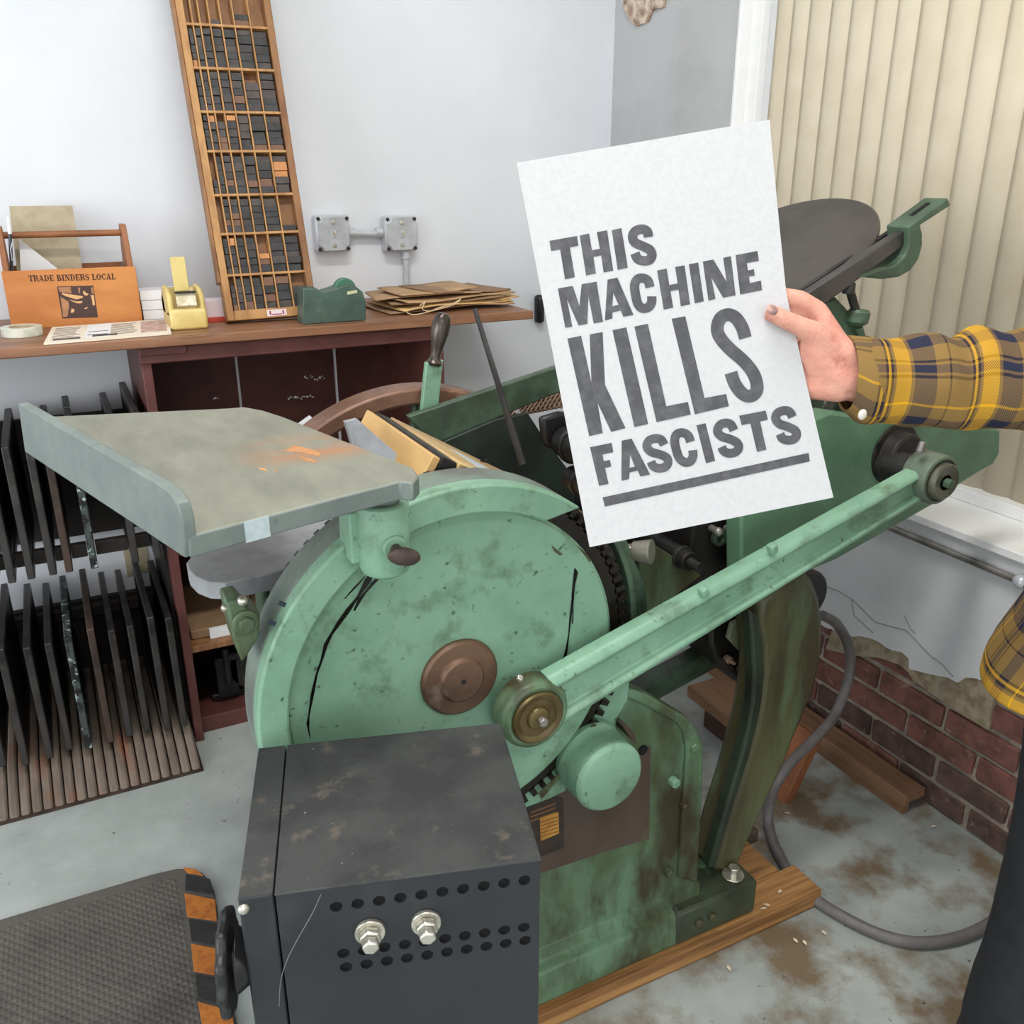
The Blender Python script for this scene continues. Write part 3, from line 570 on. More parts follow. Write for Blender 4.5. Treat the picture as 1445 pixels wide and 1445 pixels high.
# junction boxes and conduit on the back wall
def jbox(px, py, label):
    c = PY(px, py, YW-.045); s = .108
    t = thing('junction_box', label, 'junction box', (c.x, YW-.002, c.z-s/2), 'square steel electrical boxes on the back wall')
    bm = B(); bx(bm, c.x-s/2, c.x+s/2, YW-.048, YW-.001, c.z-s/2, c.z+s/2); obj('box', bm, galv_m, t, bev=.008)
    bm = B(); r = s/2-.003; q = .017
    pts = []
    for a, b in ((1, 1), (-1, 1), (-1, -1), (1, -1)):
        if a*b > 0: seq = [(a*r, b*(r-q)), (a*(r-q*.7), b*(r-q*.7)), (a*(r-q), b*r)]
        else: seq = [(a*(r-q), b*r), (a*(r-q*.7), b*(r-q*.7)), (a*r, b*(r-q))]
        pts += seq
    plate(bm, [[(c.x+x, YW-.0545, c.z+z) for x, z in pts]], (0, .006, 0)); obj('cover', bm, mk('galv_cover', (194, 198, 202), (172, 176, 180), sc=14, rough=.36, metal=.3), t, bev=.003)
    for x, z in ((0, .034), (0, -.034)):
        bm = B(); cyl(bm, (c.x+x, YW-.0545, c.z+z), (c.x+x, YW-.058, c.z+z), .007, .006, 14); obj('screw', bm, zinc_m, t, bev=.001)
    for a in (-1, 1):
        for b in (-1, 1):
            bm = B(); cyl(bm, (c.x+a*(r-.006), YW-.048, c.z+b*(r-.006)), (c.x+a*(r-.006), YW-.0525, c.z+b*(r-.006)), .0055, seg=12); obj('corner_screw', bm, iron_m, t)
    bm = B(); bx(bm, c.x-.007, c.x+.007, YW-.057, YW-.0545, c.z-.012, c.z+.012); obj('toggle_plate', bm, galv_m, t, bev=.001)
    bm = B(); box(bm, (c.x, YW-.062, c.z+.004), (.006, .014, .010), Mx.Rotation(math.radians(25), 3, 'X')); obj('toggle', bm, mk('toggle', (206, 196, 176), rough=.4), t, bev=.001)
    return c
j1 = jbox(470, 330, 'square steel switch box beside the type case, left of the pair'); j2 = jbox(566, 330, 'square steel switch box with conduit below, right of the pair')
cz = thing('wall_conduit', 'short galvanised conduit linking two steel boxes on the white wall', 'conduit', ((j1.x+j2.x)/2, YW-.02, j1.z-.01))
bm = B(); tube(bm, [(j1.x+.055, YW-.024, j1.z), (j2.x-.055, YW-.024, j2.z)], .0105, 14); obj('tube', bm, galv_m, cz)
for x in (j1.x+.066, j2.x-.066):
    bm = B(); cyl(bm, (x-.012, YW-.024, j1.z), (x+.012, YW-.024, j1.z), .0145, seg=18); obj('connector', bm, galv_m, cz, bev=.002)
cz = thing('wall_conduit', 'vertical galvanised conduit dropping from right steel box to the envelopes', 'conduit', (j2.x+.02, YW-.02, SZ+.002))
bm = B(); tube(bm, [(j2.x+.021, YW-.024, j2.z-.055), (j2.x+.021, YW-.024, SZ+.002)], .0105, 14); obj('tube', bm, galv_m, cz)
bm = B(); cyl(bm, (j2.x+.021, YW-.024, j2.z-.08), (j2.x+.021, YW-.024, j2.z-.054), .0145, seg=18); obj('connector', bm, galv_m, cz, bev=.002)
bm = B(); p = PY(761, 436, YW-.02); box(bm, p, (.03, .038, .10)); tag(obj('wall_bracket', bm, rubber_m, bev=.012), 'rounded black fitting on the white wall just left of the poster', 'bracket')

# ------------------------------------------------------------------ tall wooden type case leaning on the wall
cy0, cy1, zt = 2.49, 2.815, 2.42
an = math.atan2(cy1-cy0, zt-SZ)
BL = V((PY(322, 457, cy0).x, cy0, SZ+.010)); CW = PY(449, 447, cy0).x - BL.x; CH = 1.15
ex = V((1, 0, 0)); ez = V((-.012, math.sin(an), math.cos(an))).normalized(); ey = ez.cross(ex)*1; ex = (ex - ez*ex.dot(ez)).normalized(); ey = ez.cross(ex).normalized()
CM = Mx((ex, ey, ez)).transposed()
def cbx(bm, x0, x1, y0, y1, z0, z1):
    box(bm, BL + CM @ V(((x0+x1)/2, (y0+y1)/2, (z0+z1)/2)), (x1-x0, y1-y0, z1-z0), CM)
DP = .034
tc_ = thing('type_case', 'tall narrow wooden type case of small compartments leaning against the wall', 'type case', BL)
st_l, st_r, rail = .019, .018, .026
bm = B(); cbx(bm, 0, st_l, 0, DP, 0, CH); obj('side_rail', bm, case_m, tc_, bev=.002)
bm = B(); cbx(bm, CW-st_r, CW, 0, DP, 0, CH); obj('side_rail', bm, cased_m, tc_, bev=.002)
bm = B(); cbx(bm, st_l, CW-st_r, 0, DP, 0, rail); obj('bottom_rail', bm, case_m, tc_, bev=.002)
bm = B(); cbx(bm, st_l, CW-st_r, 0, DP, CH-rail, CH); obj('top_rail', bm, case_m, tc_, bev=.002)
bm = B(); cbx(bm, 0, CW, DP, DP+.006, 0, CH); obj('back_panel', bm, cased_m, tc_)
bm = B(); cbx(bm, -.008, 0, .004, DP+.006, .10, CH); obj('side_moulding', bm, cased_m, tc_, bev=.002)
bm = B(); cbx(bm, .105, .158, -.0008, .0002, .004, .021); obj('label', bm, mk('case_label', (222, 204, 206), rough=.6), tc_, label='pale pink printed label')
bm = B(); cbx(bm, .112, .116, -.0014, -.0006, .008, .018); cbx(bm, .147, .151, -.0014, -.0006, .008, .018); cbx(bm, .118, .145, -.0014, -.0006, .007, .0095); obj('label_print', bm, mk('label_print', (150, 60, 72), rough=.6), tc_)
# row heights from the photo
rows_px = [445, 388, 330, 275, 213, 157, 95, 33]
def case_v(px, py):
    p = PP(px, py, BL, ey); return (p-BL).dot(ez)
rz_ = [case_v(340-(445-y)*.17, y) for y in rows_px]
rz_[0] = rail-.004
IW = CW-st_l-st_r
fr = [0, .08, .17, .29, .43, .59, .79, 1]
th = .004
for k in range(1, len(rz_)):
    bm = B(); cbx(bm, st_l, CW-st_r, .002, DP, rz_[k]-.003, rz_[k]+.003); obj('shelf', bm, case_m, tc_)
tops = rz_[1:] + [rz_[-1]+.26]
for r in range(len(rz_)):
    for c in range(1, 7):
        x = st_l+IW*fr[c]
        bm = B(); cbx(bm, x-.0018, x+.0018, .003, DP, rz_[r]+.003, (tops[r] if r < 7 else tops[r])-.003); obj('divider', bm, case_m, tc_)
# wood type blocks: rows counted from the top of the photo, 1..7 full rows, 0 = open top row
fillmap = {(1, 5): .96, (2, 5): .72, (3, 2): .80, (4, 0): .35, (5, 0): 0, (5, 6): .16, (6, 4): .5, (7, 6): .62, (7, 0): .75, (8, 9): 0}
hot = {(1, 0): {0: 3}, (2, 4): {1: 2}, (2, 6): {}, (3, 1): {9: 3}, (3, 2): {0: 2, 1: 2}, (3, 3): {9: 3}, (3, 5): {0: 2}, (3, 6): {0: 2}, (4, 2): {1: 2}, (4, 4): {1: 2}, (4, 5): {1: 2}, (4, 6): {2: 3, 3: 3},
       (5, 1): {1: 2}, (5, 2): {1: 2, 2: 2}, (6, 1): {9: 3}, (6, 4): {9: 3, 1: 2}, (7, 0): {0: 2}, (7, 2): {0: 2}, (7, 4): {9: 2, 1: 2}, (7, 5): {9: 2}}
cubes = []
for m in type_ms:
    b_ = B(); bmesh.ops.create_cube(b_, size=1); bmesh.ops.bevel(b_, geom=list(b_.edges), offset=.03, segments=1, affect='EDGES')
    me = bpy.data.meshes.new('type_block'); b_.to_mesh(me); b_.free(); me.materials.append(m); cubes.append(me)
ordn = ['first', 'second', 'third', 'fourth', 'fifth', 'sixth', 'seventh']
tone = ['black inked', 'soot dark', 'brown stained', 'bare orange']
count = {}
blocks = []
for r in range(1, 8):
    k = 7-r+0
    z0, z1 = rz_[7-r]+.0035, tops[7-r]-.0035
    for c in range(7):
        f = fillmap.get((r, c), .93 if r > 3 else .955); H = (z1-z0)*f
        n = max(0, round(H/.0185)); 
        if f == 0: continue
        n = max(1, min(n, 5)); hs = [random.uniform(.75, 1.25) for _ in range(n)]; s_ = sum(hs); hs = [h*H/s_ for h in hs]
        x0, x1 = st_l+IW*fr[c]+.003, st_l+IW*fr[c+1]-.003
        z = z0
        for q, h in enumerate(hs):
            hm = hot.get((r, c), {}); mi = hm.get(q, hm.get(9) if q == n-1 and 9 in hm else None)
            if mi is None: mi = 0 if random.random() < .72 else 1
            w = (x1-x0)*random.uniform(.93, 1)
            blocks.append((x0+w/2, random.uniform(-.0005, .006), z+h/2, w, h*.97, mi, r, c, q, n)); z += h
for x, dy, z, w, h, mi, r, c, q, n in blocks:
    o = bpy.data.objects.new('type_block', cubes[mi]); COL.objects.link(o)
    d = DP-.004-dy*1.2
    o.matrix_world = Mx.Translation(BL + CM @ V((x, DP-.0004-d/2, z))) @ CM.to_4x4() @ Mx.Diagonal((w, d, h, 1))
    tag(o, f'{tone[mi]} wood type block, {ordn[r-1]} full case row, {ordn[c]} compartment, ' + ('bottom one' if q == 0 else ordn[q] + ' from bottom'), 'type block', 'wood type blocks in the tall case')
for (c, h, mi, zz) in ((3, .012, 1, 0), (5, .014, 2, 0), (5, .014, 0, .0145)):
    x0, x1 = st_l+IW*fr[c]+.003, st_l+IW*fr[c+1]-.003
    o = bpy.data.objects.new('type_block', cubes[mi]); COL.objects.link(o)
    o.matrix_world = Mx.Translation(BL + CM @ V(((x0+x1)/2, DP/2+.002, rz_[7]+.0035+zz+h/2))) @ CM.to_4x4() @ Mx.Diagonal((x1-x0, DP-.008, h, 1))
    tag(o, f'{tone[mi]} wood type block lying in {ordn[c]} slot of the open top row', 'type block', 'wood type blocks in the tall case')

# ------------------------------------------------------------------ chase racks, left under the counter
rk = thing('chase_rack', 'dark wooden rack with a ribbed base holding iron chases, left of red cabinet', 'rack', (-.15, 2.55, 0))
RX0, RX1 = -.62, .172
nr = 30; pitch = (RX1-RX0)/nr
for i in range(nr):
    x = RX0+pitch*(i+.5)
    bm = B(); pr = [(2.255, 0), (2.85, 0), (2.85, .085), (2.42, .066), (2.30, .030), (2.262, .012)]
    plate(bm, [[(x-pitch*.44, y, z) for y, z in pr]], (pitch*.88, 0, 0)); obj('rib', bm, ridge_m, rk, bev=.006)
bm = B(); bx(bm, RX0-.02, RX1+.004, 2.25, 2.86, 0, .006); obj('base_board', bm, chase2_m, rk)
bm = B(); bx(bm, RX0, RX1-.004, 2.845, 2.868, .05, .315); obj('back_board', bm, rackd_m, rk)
bm = B(); bx(bm, RX0, RX1-.004, 2.815, 2.845, .27, .305); obj('back_rail', bm, rackd_m, rk, bev=.003)
zr = PY(100, 779, 2.44).z
bm = B(); bx(bm, RX0, RX1-.004, 2.845, 2.868, .53, .90); obj('back_board', bm, rackd_m, rk)
bm = B(); bx(bm, RX1-.003, RX1+.005, 2.47, 2.86, 0, .70); obj('end_panel', bm, black_m, rk)
def chase(x, z0, z1, yf, yb, m, label, grp, lean=0):
    t = thing('chase', label, 'chase', (x, (yf+yb)/2, z0), grp)
    th = .018; w = .03
    def sh(p): return (p[0]+lean*(p[2]-z0), p[1], p[2])
    lo_ = [[sh((x-th/2, y, z)) for y, z in ((yf, z0), (yb, z0), (yb, z1), (yf, z1))], [sh((x-th/2, y, z)) for y, z in ((yf+w, z0+w), (yb-w, z0+w), (yb-w, z1-w), (yf+w, z1-w))]]
    bm = B(); plate(bm, lo_, (th, 0, 0)); obj('frame', bm, m, t, bev=.003)
    bm = B(); plate(bm, [[sh((x-th*.36, y, z)) for y, z in ((yf+w, z0+w), (yb-w, z0+w), (yb-w, z1-w), (yf+w, z1-w))]], (th*.72, 0, 0)); obj('lockup', bm, black_m, t)
    return t
lowf = [(20, 1150), (45, 1113), (73, 1079), (101, 1073), (127, 1062), (158, 1054), (185, 1049), (210, 1041), (238, 1037), (261, 1030)]
mats_ = [chase_m, chase_m, chase_m, chase_m, chase3_m, chase2_m, chase_m, chase_m, chase_m, chase_m, chase_m]
for i, (px, py) in enumerate(lowf):
    p = PY(px, py, 2.37); chase(p.x, .088, .088+.345+random.uniform(-.02, .012), 2.37+random.uniform(-.012, .012), 2.80, mats_[i],
        f'thin dark iron chase in lower rack, {ordn[i] if i < 7 else ("eighth", "ninth", "tenth")[i-7]} from the left' + (', flaked pale edge' if i == 4 else ', rust brown edge' if i == 5 else ''), 'iron chases in the lower rack')
upf = [(-8, 822), (15, 812), (42, 806), (73, 801), (96, 796), (132, 792), (190, 781), (222, 775)]
xs_up = []
um = [chase_m, chase_m, chase_m, chase_m, chase2_m, chase3_m, chase_m, chase_m]
for i, (px, py) in enumerate(upf):
    p = PY(px, py, 2.36); x_ = p.x
    xs_up.append(x_)
    chase(x_, zr-.03, zr-.03+.345+(0, -.02, 0, 0, .0, .02, .02, .045)[i], 2.37+random.uniform(-.008, .008), 2.80, um[i], f'thin dark iron chase in upper rack, {ordn[i] if i < 7 else "eighth"} from the left' + (', rust brown edge' if i == 4 else ', flaked pale edge' if i == 5 else ''), 'iron chases in the upper rack')
cuts = [RX0] + [c for x in sorted(xs_up) for c in (x-.0105, x+.0105)] + [RX1-.004]
for a, b in zip(cuts[::2], cuts[1::2]):
    if b-a > .004: bm = B(); bx(bm, a, b, 2.435, 2.46, zr-.018, zr+.018); obj('front_rail', bm, rackd_m, rk, bev=.002)
bm = B(); P_ = [PY(x, y, YW-.004) for x, y in ((173, 771), (206, 764), (212, 806), (180, 813))]; plate(bm, [P_], (0, .003, 0)); tag(obj('wall_card', bm, card_m), 'tan card fixed on the white wall between the two racks', 'card')
# ================================================================== the platen printing press
pr = thing('printing_press', 'green cast iron platen printing press with large gear disc and ink table', 'printing press', (.75, 1.35, .045))
GC = (.469, .84)        # gear axis (x, z)
def P(name, bm, m, bev=.003, parent=None, **k): return obj(name, bm, m, parent or pr, bev, **k)
def poly(px, y, th, bm=None):
    bm = bm or B(); plate(bm, [[PY(a, b, y) for a, b in px]], (0, th, 0)); return bm
# skid timbers
bm = B(); bx(bm, .05, PZ(1159, 1254, .045).x, 1.11, 1.20, 0, .045); tag(obj('timber_skid', bm, skid_m, bev=.003), 'new yellow-brown timber skid under the near side of the press', 'timber', 'timbers under the press')
bm = B(); bx(bm, .3, 1.30, 1.20, 1.33, 0, .044); tag(obj('timber_skid', bm, skid_m, bev=.003), 'second timber skid just behind the front one, under the curved leg', 'timber', 'timbers under the press')
bm = B(); bx(bm, .3, 1.25, 1.56, 1.70, 0, .045); tag(obj('timber_skid', bm, skid_m, bev=.003), 'rear timber skid under the far side of the press', 'timber', 'timbers under the press')
# base plinth with foot
bm = B(); plate(bm, [[(.28, 1.129, .046), (.28, 1.30, .046), (.28, 1.30, .16), (.28, 1.158, .16), (.28, 1.153, .130), (.28, 1.133, .123)]], (.75, 0, 0)); P('base_plinth', bm, greenD_m, .005)
bm = B(); bx(bm, .95, 1.163, 1.127, 1.31, .046, .132); P('foot', bm, mk('oily_foot', (62, 72, 54), (40, 42, 34), sc=9, rough=.4, c3=(92, 120, 92), sc3=8, lo3=.58, hi3=.7), .008)
bm = B(); p = V((1.125, 1.165, .132)); hexbolt(bm, p, (0, 0, 1), .0125, .022, .024); P('foot_bolt', bm, zinc_m, .002)
for x, y in ((1.04, 1.126), (1.005, 1.126)):
    bm = B(); hexbolt(bm, (x, 1.128, .09), (0, -1, 0), .010, .010); P('plinth_bolt', bm, greenL_m, .002)
# near side frame
FY = 1.16
fpx = [(985, 1247), (993, 1100), (993, 1052), (985, 1032), (970, 1013), (915, 981), (888, 972)]
fw = [PY(a, b, FY) for a, b in fpx]
bm = B(); plate(bm, [[tuple(p) for p in fw] + [(.80, FY, .72), (.30, FY, .72), (.30, FY, .13), (fw[0].x, FY, .13)]], (0, .04, 0)); P('side_frame', bm, greenD_m, .007)
rib = [(985, 1247), (993, 1100), (993, 1052), (985, 1032), (970, 1013), (915, 981), (888, 972), (884, 985), (912, 997), (955, 1020), (966, 1035), (970, 1060), (967, 1100), (958, 1240)]
bm = poly(rib, FY-.010, .014); P('frame_rib', bm, greenD_m, .005)
bm = poly([(740, 1092), (800, 1075), (918, 1054), (916, 1184), (860, 1200), (740, 1240)], FY-.0015, .003); P('bare_panel', bm, brownp_m, .0)
bm = poly([(741, 1140), (785, 1124), (795, 1128), (796, 1196), (741, 1218)], FY-.003, .002); P('maker_plate', bm, mk('plate_dark', (44, 36, 32), (58, 46, 40), sc=30, rough=.5), 0)
bm = poly([(762, 1155), (788, 1146), (789, 1176), (763, 1187)], FY-.0038, .001); P('plate_panel', bm, mk('plate_yellow', (186, 136, 58), (160, 110, 44), sc=40, rough=.5), 0, label='yellow panel on the plate')
bm = B()
for k in range(5): poly([(763, 1160+k*5.2), (787, 1152+k*5.2), (787, 1153.2+k*5.2), (763, 1161.2+k*5.2)], FY-.0042, .0005, bm)
for k in range(3):
    poly([(749, 1146+k*6), (784, 1133+k*6), (784, 1135+k*6), (749, 1148+k*6)], FY-.0034, .0005, bm)
P('plate_print', bm, mk('plate_print', (120, 82, 46), rough=.6), 0)
for px, py, r in ((951, 1103, .0125), (978, 1053, .013), (965, 1137, .011), (944, 1231, .0125)):
    bm = B(); p = PY(px, py, FY-.006); hexbolt(bm, p+V((0, .008, 0)), (0, -1, 0), r*.86, .018); P('frame_bolt', bm, green_m if px == 951 else greenD_m, .002)
bm = B(); p = PY(907, 1058, FY-.001); cyl(bm, p, p-V((0, .002, 0)), .010); P('oil_hole', bm, hole_m, 0)
# far side frame and cross ties
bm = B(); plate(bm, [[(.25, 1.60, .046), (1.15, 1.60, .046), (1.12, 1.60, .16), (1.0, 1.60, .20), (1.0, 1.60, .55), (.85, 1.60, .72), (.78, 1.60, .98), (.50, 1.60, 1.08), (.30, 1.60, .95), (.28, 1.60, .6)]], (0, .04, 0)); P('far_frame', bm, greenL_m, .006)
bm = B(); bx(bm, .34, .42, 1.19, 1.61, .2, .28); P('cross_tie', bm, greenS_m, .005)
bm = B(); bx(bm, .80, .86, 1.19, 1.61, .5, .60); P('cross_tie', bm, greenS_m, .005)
bm = B(); cyl(bm, (GC[0], 1.105, GC[1]), (GC[0], 1.60, GC[1]), .03); P('main_shaft', bm, iron_m)
# main gear: web disc, toothed rim, hub
bm = B(); lathe(bm, (GC[0], 1.10, GC[1]), (0, 1, 0), [(.004, 0), (.004, .05), (0, .06), (0, .235), (-.003, .245), (-.003, .262), (.002, .2685), (.03, .2685), (.03, 0)], 96); P('gear_disc', bm, green_m, 0)
bm = B(); ring(bm, GC, 1.109, 1.165, .20, .292, 0, 360, 72)
for k in range(96):
    a = 2*PI*k/96; M = Mx.Rotation(-a, 3, 'Y'); box(bm, (GC[0]+.299*math.cos(a), 1.137, GC[1]+.299*math.sin(a)), (.020, .056, .0095), M)
P('gear_teeth', bm, mk('greasy_iron', (40, 34, 28), (26, 23, 20), sc=16, rough=.3, metal=.3, bump=.3), 0)
bm = B(); lathe(bm, (GC[0]-.004, 1.10, GC[1]-.002), (0, -1, 0), [(-.01, .063), (.006, .0625), (.010, .058), (.011, .037), (.015, .0355), (.018, .032), (.019, .0)], 48); P('hub', bm, rust_m, .001)
bm = B(); cyl(bm, (GC[0]-.004, 1.0803, GC[1]-.002), (GC[0]-.004, 1.083, GC[1]-.002), .004); P('hub_dimple', bm, iron_m, 0)
# oil runs down the disc (sit on its face)
def drip(px, ws):
    pts = [PY(a, b, 1.0985) for a, b in px]; n = len(pts); Lp = []; Rp = []
    for i, p in enumerate(pts):
        d = pts[min(i+1, n-1)]-pts[max(i-1, 0)]; s = V((d.z, 0, -d.x)).normalized()*ws[min(i, len(ws)-1)]*.00065*(1+.5*math.sin(i*2.3))
        Lp.append(p+s); Rp.append(p-s)
    bm = B(); plate(bm, [Lp+Rp[::-1]], (0, .002, 0)); P('oil_run', bm, oil_m, 0)
drip([(527, 806), (519, 820), (505, 843), (491, 862), (478, 880), (468, 895), (460, 910), (454, 932), (447, 952), (441, 980), (436, 1010), (433, 1030), (431, 1043)], [5, 5, 4, 4, 4, 5, 3, 3, 2.6, 2.4, 2.4, 5, 9])
drip([(514, 812), (503, 826), (488, 843), (472, 850), (466, 862), (456, 880), (452, 893), (448, 905)], [4, 2.5, 2.2, 2.2, 1.8, 1.8, 2.2, 1.6])
drip([(538, 812), (526, 824), (516, 836), (508, 846), (500, 862)], [3, 2.4, 4, 3, 1.5])
drip([(818, 778), (815, 800), (811, 825), (808, 850), (805, 875), (803, 895), (800, 915), (797, 930)], [6, 4, 3, 2.4, 2.4, 1.8, 1.8, 6])
drip([(812, 800), (808, 840), (809, 868), (808, 880)], [2, 1.5, 1.2, 1])
drip([(826, 790), (832, 806), (836, 822), (838, 836)], [6, 4, 3, 2])
drip([(833, 800), (841, 815), (845, 828)], [4, 3, 2])
for L_ in ([(778, 770), (792, 758), (806, 764), (822, 776), (835, 790), (826, 800), (812, 788), (800, 780), (790, 784), (782, 778)], [(760, 1120), (782, 1100), (806, 1070), (824, 1046), (838, 1020), (842, 1024), (820, 1060), (795, 1092), (764, 1128)]):
    bm = poly(L_, 1.0985, .002); P('grease_patch', bm, mk('brown_grease', (58, 46, 28), (84, 96, 62), sc=60, rough=.35), 0)
# guard band round the gear
bm = B(); ring(bm, GC, 1.07, 1.10, .268, .311, 53, 214, 64, 9); P('gear_guard', bm, green_m, .004)
bm = B(); ring(bm, GC, 1.10, 1.158, .2885+.015, .311, 53, 214, 64); P('guard_flange', bm, grime_m, .003)
tip = [PY(817, 719, 1.0695), PY(790, 743, 1.0695), PY(770, 741, 1.0695), PY(800, 705, 1.0695)]
bm = B(); ring(bm, GC, 1.115, 1.14, .320, .330, -12, 30, 20); P('inner_guard', bm, greenS_m, .002)
for px, py in ((398, 852), (384, 879)):
    bm = B(); p = PY(px, py, 1.0695); box(bm, p, (.010, .002, .006), Mx.Rotation(math.radians(35), 3, 'Y')); P('paint_chip', bm, mk('navy_chip', (38, 52, 60), rough=.4), 0)
# guard mounting lug on the left edge
bm = poly([(318, 850), (338, 845), (352, 862), (368, 866), (366, 900), (350, 925), (342, 936), (330, 905)], 1.09, .05); P('guard_lug', bm, greenD_m, .004)
bm = B(); p = PY(346, 877, 1.09); cyl(bm, p, p-V((0, .006, 0)), .017); hexbolt(bm, p, (0, -1, 0), .011, .014); P('lug_bolt', bm, greenD_m, .002)
bm = B(); p = PY(318, 858, 1.10); sph(bm, p, .006); p = PY(342, 848, 1.09); sph(bm, p, .007); P('lug_rivet', bm, zinc_m, 0)
# feed board socket, post, wing screw
sp = PY(545, 756, 1.035); sx, sy = sp.x, 1.045
zt_, zb_ = PY(545, 706, sy).z, PY(545, 808, sy).z
bm = B(); lathe(bm, (sx, sy, zb_), (0, 0, 1), [(0, .022), (.006, .031), (.014, .034), (zt_-zb_-.004, .034), (zt_-zb_, .032), (zt_-zb_, .02), (zt_-zb_-.03, .02)], 40)
bx(bm, sx-.045, sx-.02, sy+.0, sy+.05, zb_+.02, zt_-.01); P('board_socket', bm, green_m, .003)
bm = B(); p = PY(556, 772, 1.012); cyl(bm, p+V((0, .02, 0)), p-V((0, .006, 0)), .018, .016); P('socket_boss', bm, green_m, .002)
ws = obj('wing_screw', (lambda b_: (cyl(b_, p-V((0, .004, 0)), p-V((0, .022, 0)), .007), sph(b_, p-V((-.004, .026, .004)), .02, (1.15, .32, .62), 16, Mx.Rotation(math.radians(18), 3, 'Y')), b_)[-1])(B()), mk('wing_iron', (104, 90, 84), (78, 66, 62), sc=18, rough=.5, metal=.5), pr, .0)
bm = B(); cyl(bm, (sx+.004, sy, zt_-.03), (sx+.004, sy, 1.19), .019); P('board_post', bm, gside_m, .001)
# feed board with raised lip
zf = 1.21
A_, B_, C_, D_ = PZ(264, 757, zf), PZ(592, 672, zf), PZ(342, 574, zf), PZ(62, 588, zf)
top = [A_, A_.lerp(B_, .9)+V((0, .0, 0)), PZ(583, 681, zf), PZ(591, 672, zf), PZ(583, 660, zf), PZ(400, 588, zf), PZ(372, 579, zf), PZ(345, 574, zf), PZ(320, 576, zf), D_]
bm = B(); plate(bm, [top], (0, 0, -.024))
o = P('feed_board', bm, [gboard_m, gside_m, edgew_m], .0025)
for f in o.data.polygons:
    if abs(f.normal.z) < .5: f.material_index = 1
ln = PZ(261, 788, 1.186); lfp = PZ(35, 638, 1.186); dv = (lfp-ln); nn = V((dv.y, -dv.x, 0)).normalized()
if nn.x > 0: nn = -nn
lp = [(261, 788), (259, 760), (256, 732), (250, 712), (240, 696), (228, 686), (215, 678), (120, 624), (25, 569), (35, 638)]
bm = B(); plate(bm, [[PP(a, b, ln, nn) for a, b in lp]], tuple(-nn*.014)); P('board_lip', bm, gside_m, .002)
bm = B(); M = Mx.Rotation(math.atan2((B_-A_).y, (B_-A_).x), 3, 'Z'); p = A_.lerp(B_, .26); box(bm, (p.x, p.y-.0008, zf-.012), (.028, .0016, .023), M); P('tape_patch', bm, mk('pale_tape', (176, 190, 192), (160, 172, 176), sc=60, rough=.6), 0, parent=pr, label='pale tape patch on the board edge')
for L_ in ([(402, 636), (414, 628), (440, 634), (452, 639), (450, 643), (424, 638)], [(422, 644), (436, 646), (448, 652), (444, 653), (428, 649)], [(364, 659), (376, 662), (377, 665), (368, 663)], [(386, 660), (392, 666), (388, 665)]):
    bm = B(); plate(bm, [[PZ(a, b, zf+.0004) for a, b in L_]], (0, 0, -.001)); P('worn_scrape', bm, edgew_m, 0, label='bare wood scraped through the grey paint')
# delivery board under it
zd = 1.0
dpx = [(268, 800), (263, 806), (266, 816), (276, 826), (294, 833), (318, 834), (378, 822), (450, 800), (560, 760), (560, 700), (300, 700)]
tp_ = [PZ(a, b-12, zd) for a, b in dpx]
bm = B(); plate(bm, [tp_], (0, 0, -.028)); P('delivery_board', bm, dboard_m, .002)
bm = B(); cyl(bm, (.24, 1.40, .60), (.24, 1.40, .975), .012); bx(bm, .22, .42, 1.385, 1.415, .60, .63); P('delivery_arm', bm, greenS_m, .003)
# platen with tympan packing
PA = V((.462, 1.175, 1.166)); 
pd_ = V((math.cos(math.radians(31)), 0, -math.sin(math.radians(31)))); pn_ = V((math.sin(math.radians(31)), 0, math.cos(math.radians(31))))
def PL(u, y, h): return V((PA.x, y, PA.z)) + pd_*u + pn_*h
def slab(name, u0, u1, y0, y1, h0, h1, m, bev=.002, **k):
    bm = B(); plate(bm, [[PL(u0, y0, h0), PL(u1, y0, h0), PL(u1, y0, h1), PL(u0, y0, h1)]], (0, y1-y0, 0)); return P(name, bm, m, bev, **k)
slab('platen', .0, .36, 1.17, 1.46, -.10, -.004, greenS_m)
slab('packing_board', -.004, .010, 1.165, 1.47, -.075, .004, tan_m)
slab('packing_strip', .012, .040, 1.168, 1.465, -.012, .008, iron_m)
bm = B(); plate(bm, [[PL(.042, 1.168, -.012), PL(.345, 1.168, -.012), PL(.49, 1.47, -.012), PL(.042, 1.47, -.012)]], tuple(pn_*.023)); P('tympan', bm, tanp_m, .002)
bm = B(); plate(bm, [[PL(.10, 1.19, .0115), PL(.34, 1.19, .0115), PL(.26, 1.25, .0115), PL(.12, 1.36, .0115)]], tuple(pn_*.0012)); P('blue_sheet', bm, mk('pale_blue_sheet', (186, 204, 212), (200, 200, 190), sc=9, rough=.35), 0)
for u, y in ((.22, 1.41), (.275, 1.38)):
    bm = B(); tube(bm, [PL(u-.010, y, .013), PL(u, y, .015), PL(u+.004, y+.008, .020)], .002, 6); P('gauge_pin', bm, black_m, 0)
bm = B(); plate(bm, [[PY(487, 596, 1.36), PY(505, 592, 1.36), PY(560, 640, 1.22), PY(552, 672, 1.20), PY(500, 640, 1.34)]], (0, .012, 0)); P('grey_slab', bm, dboard_m, .002)
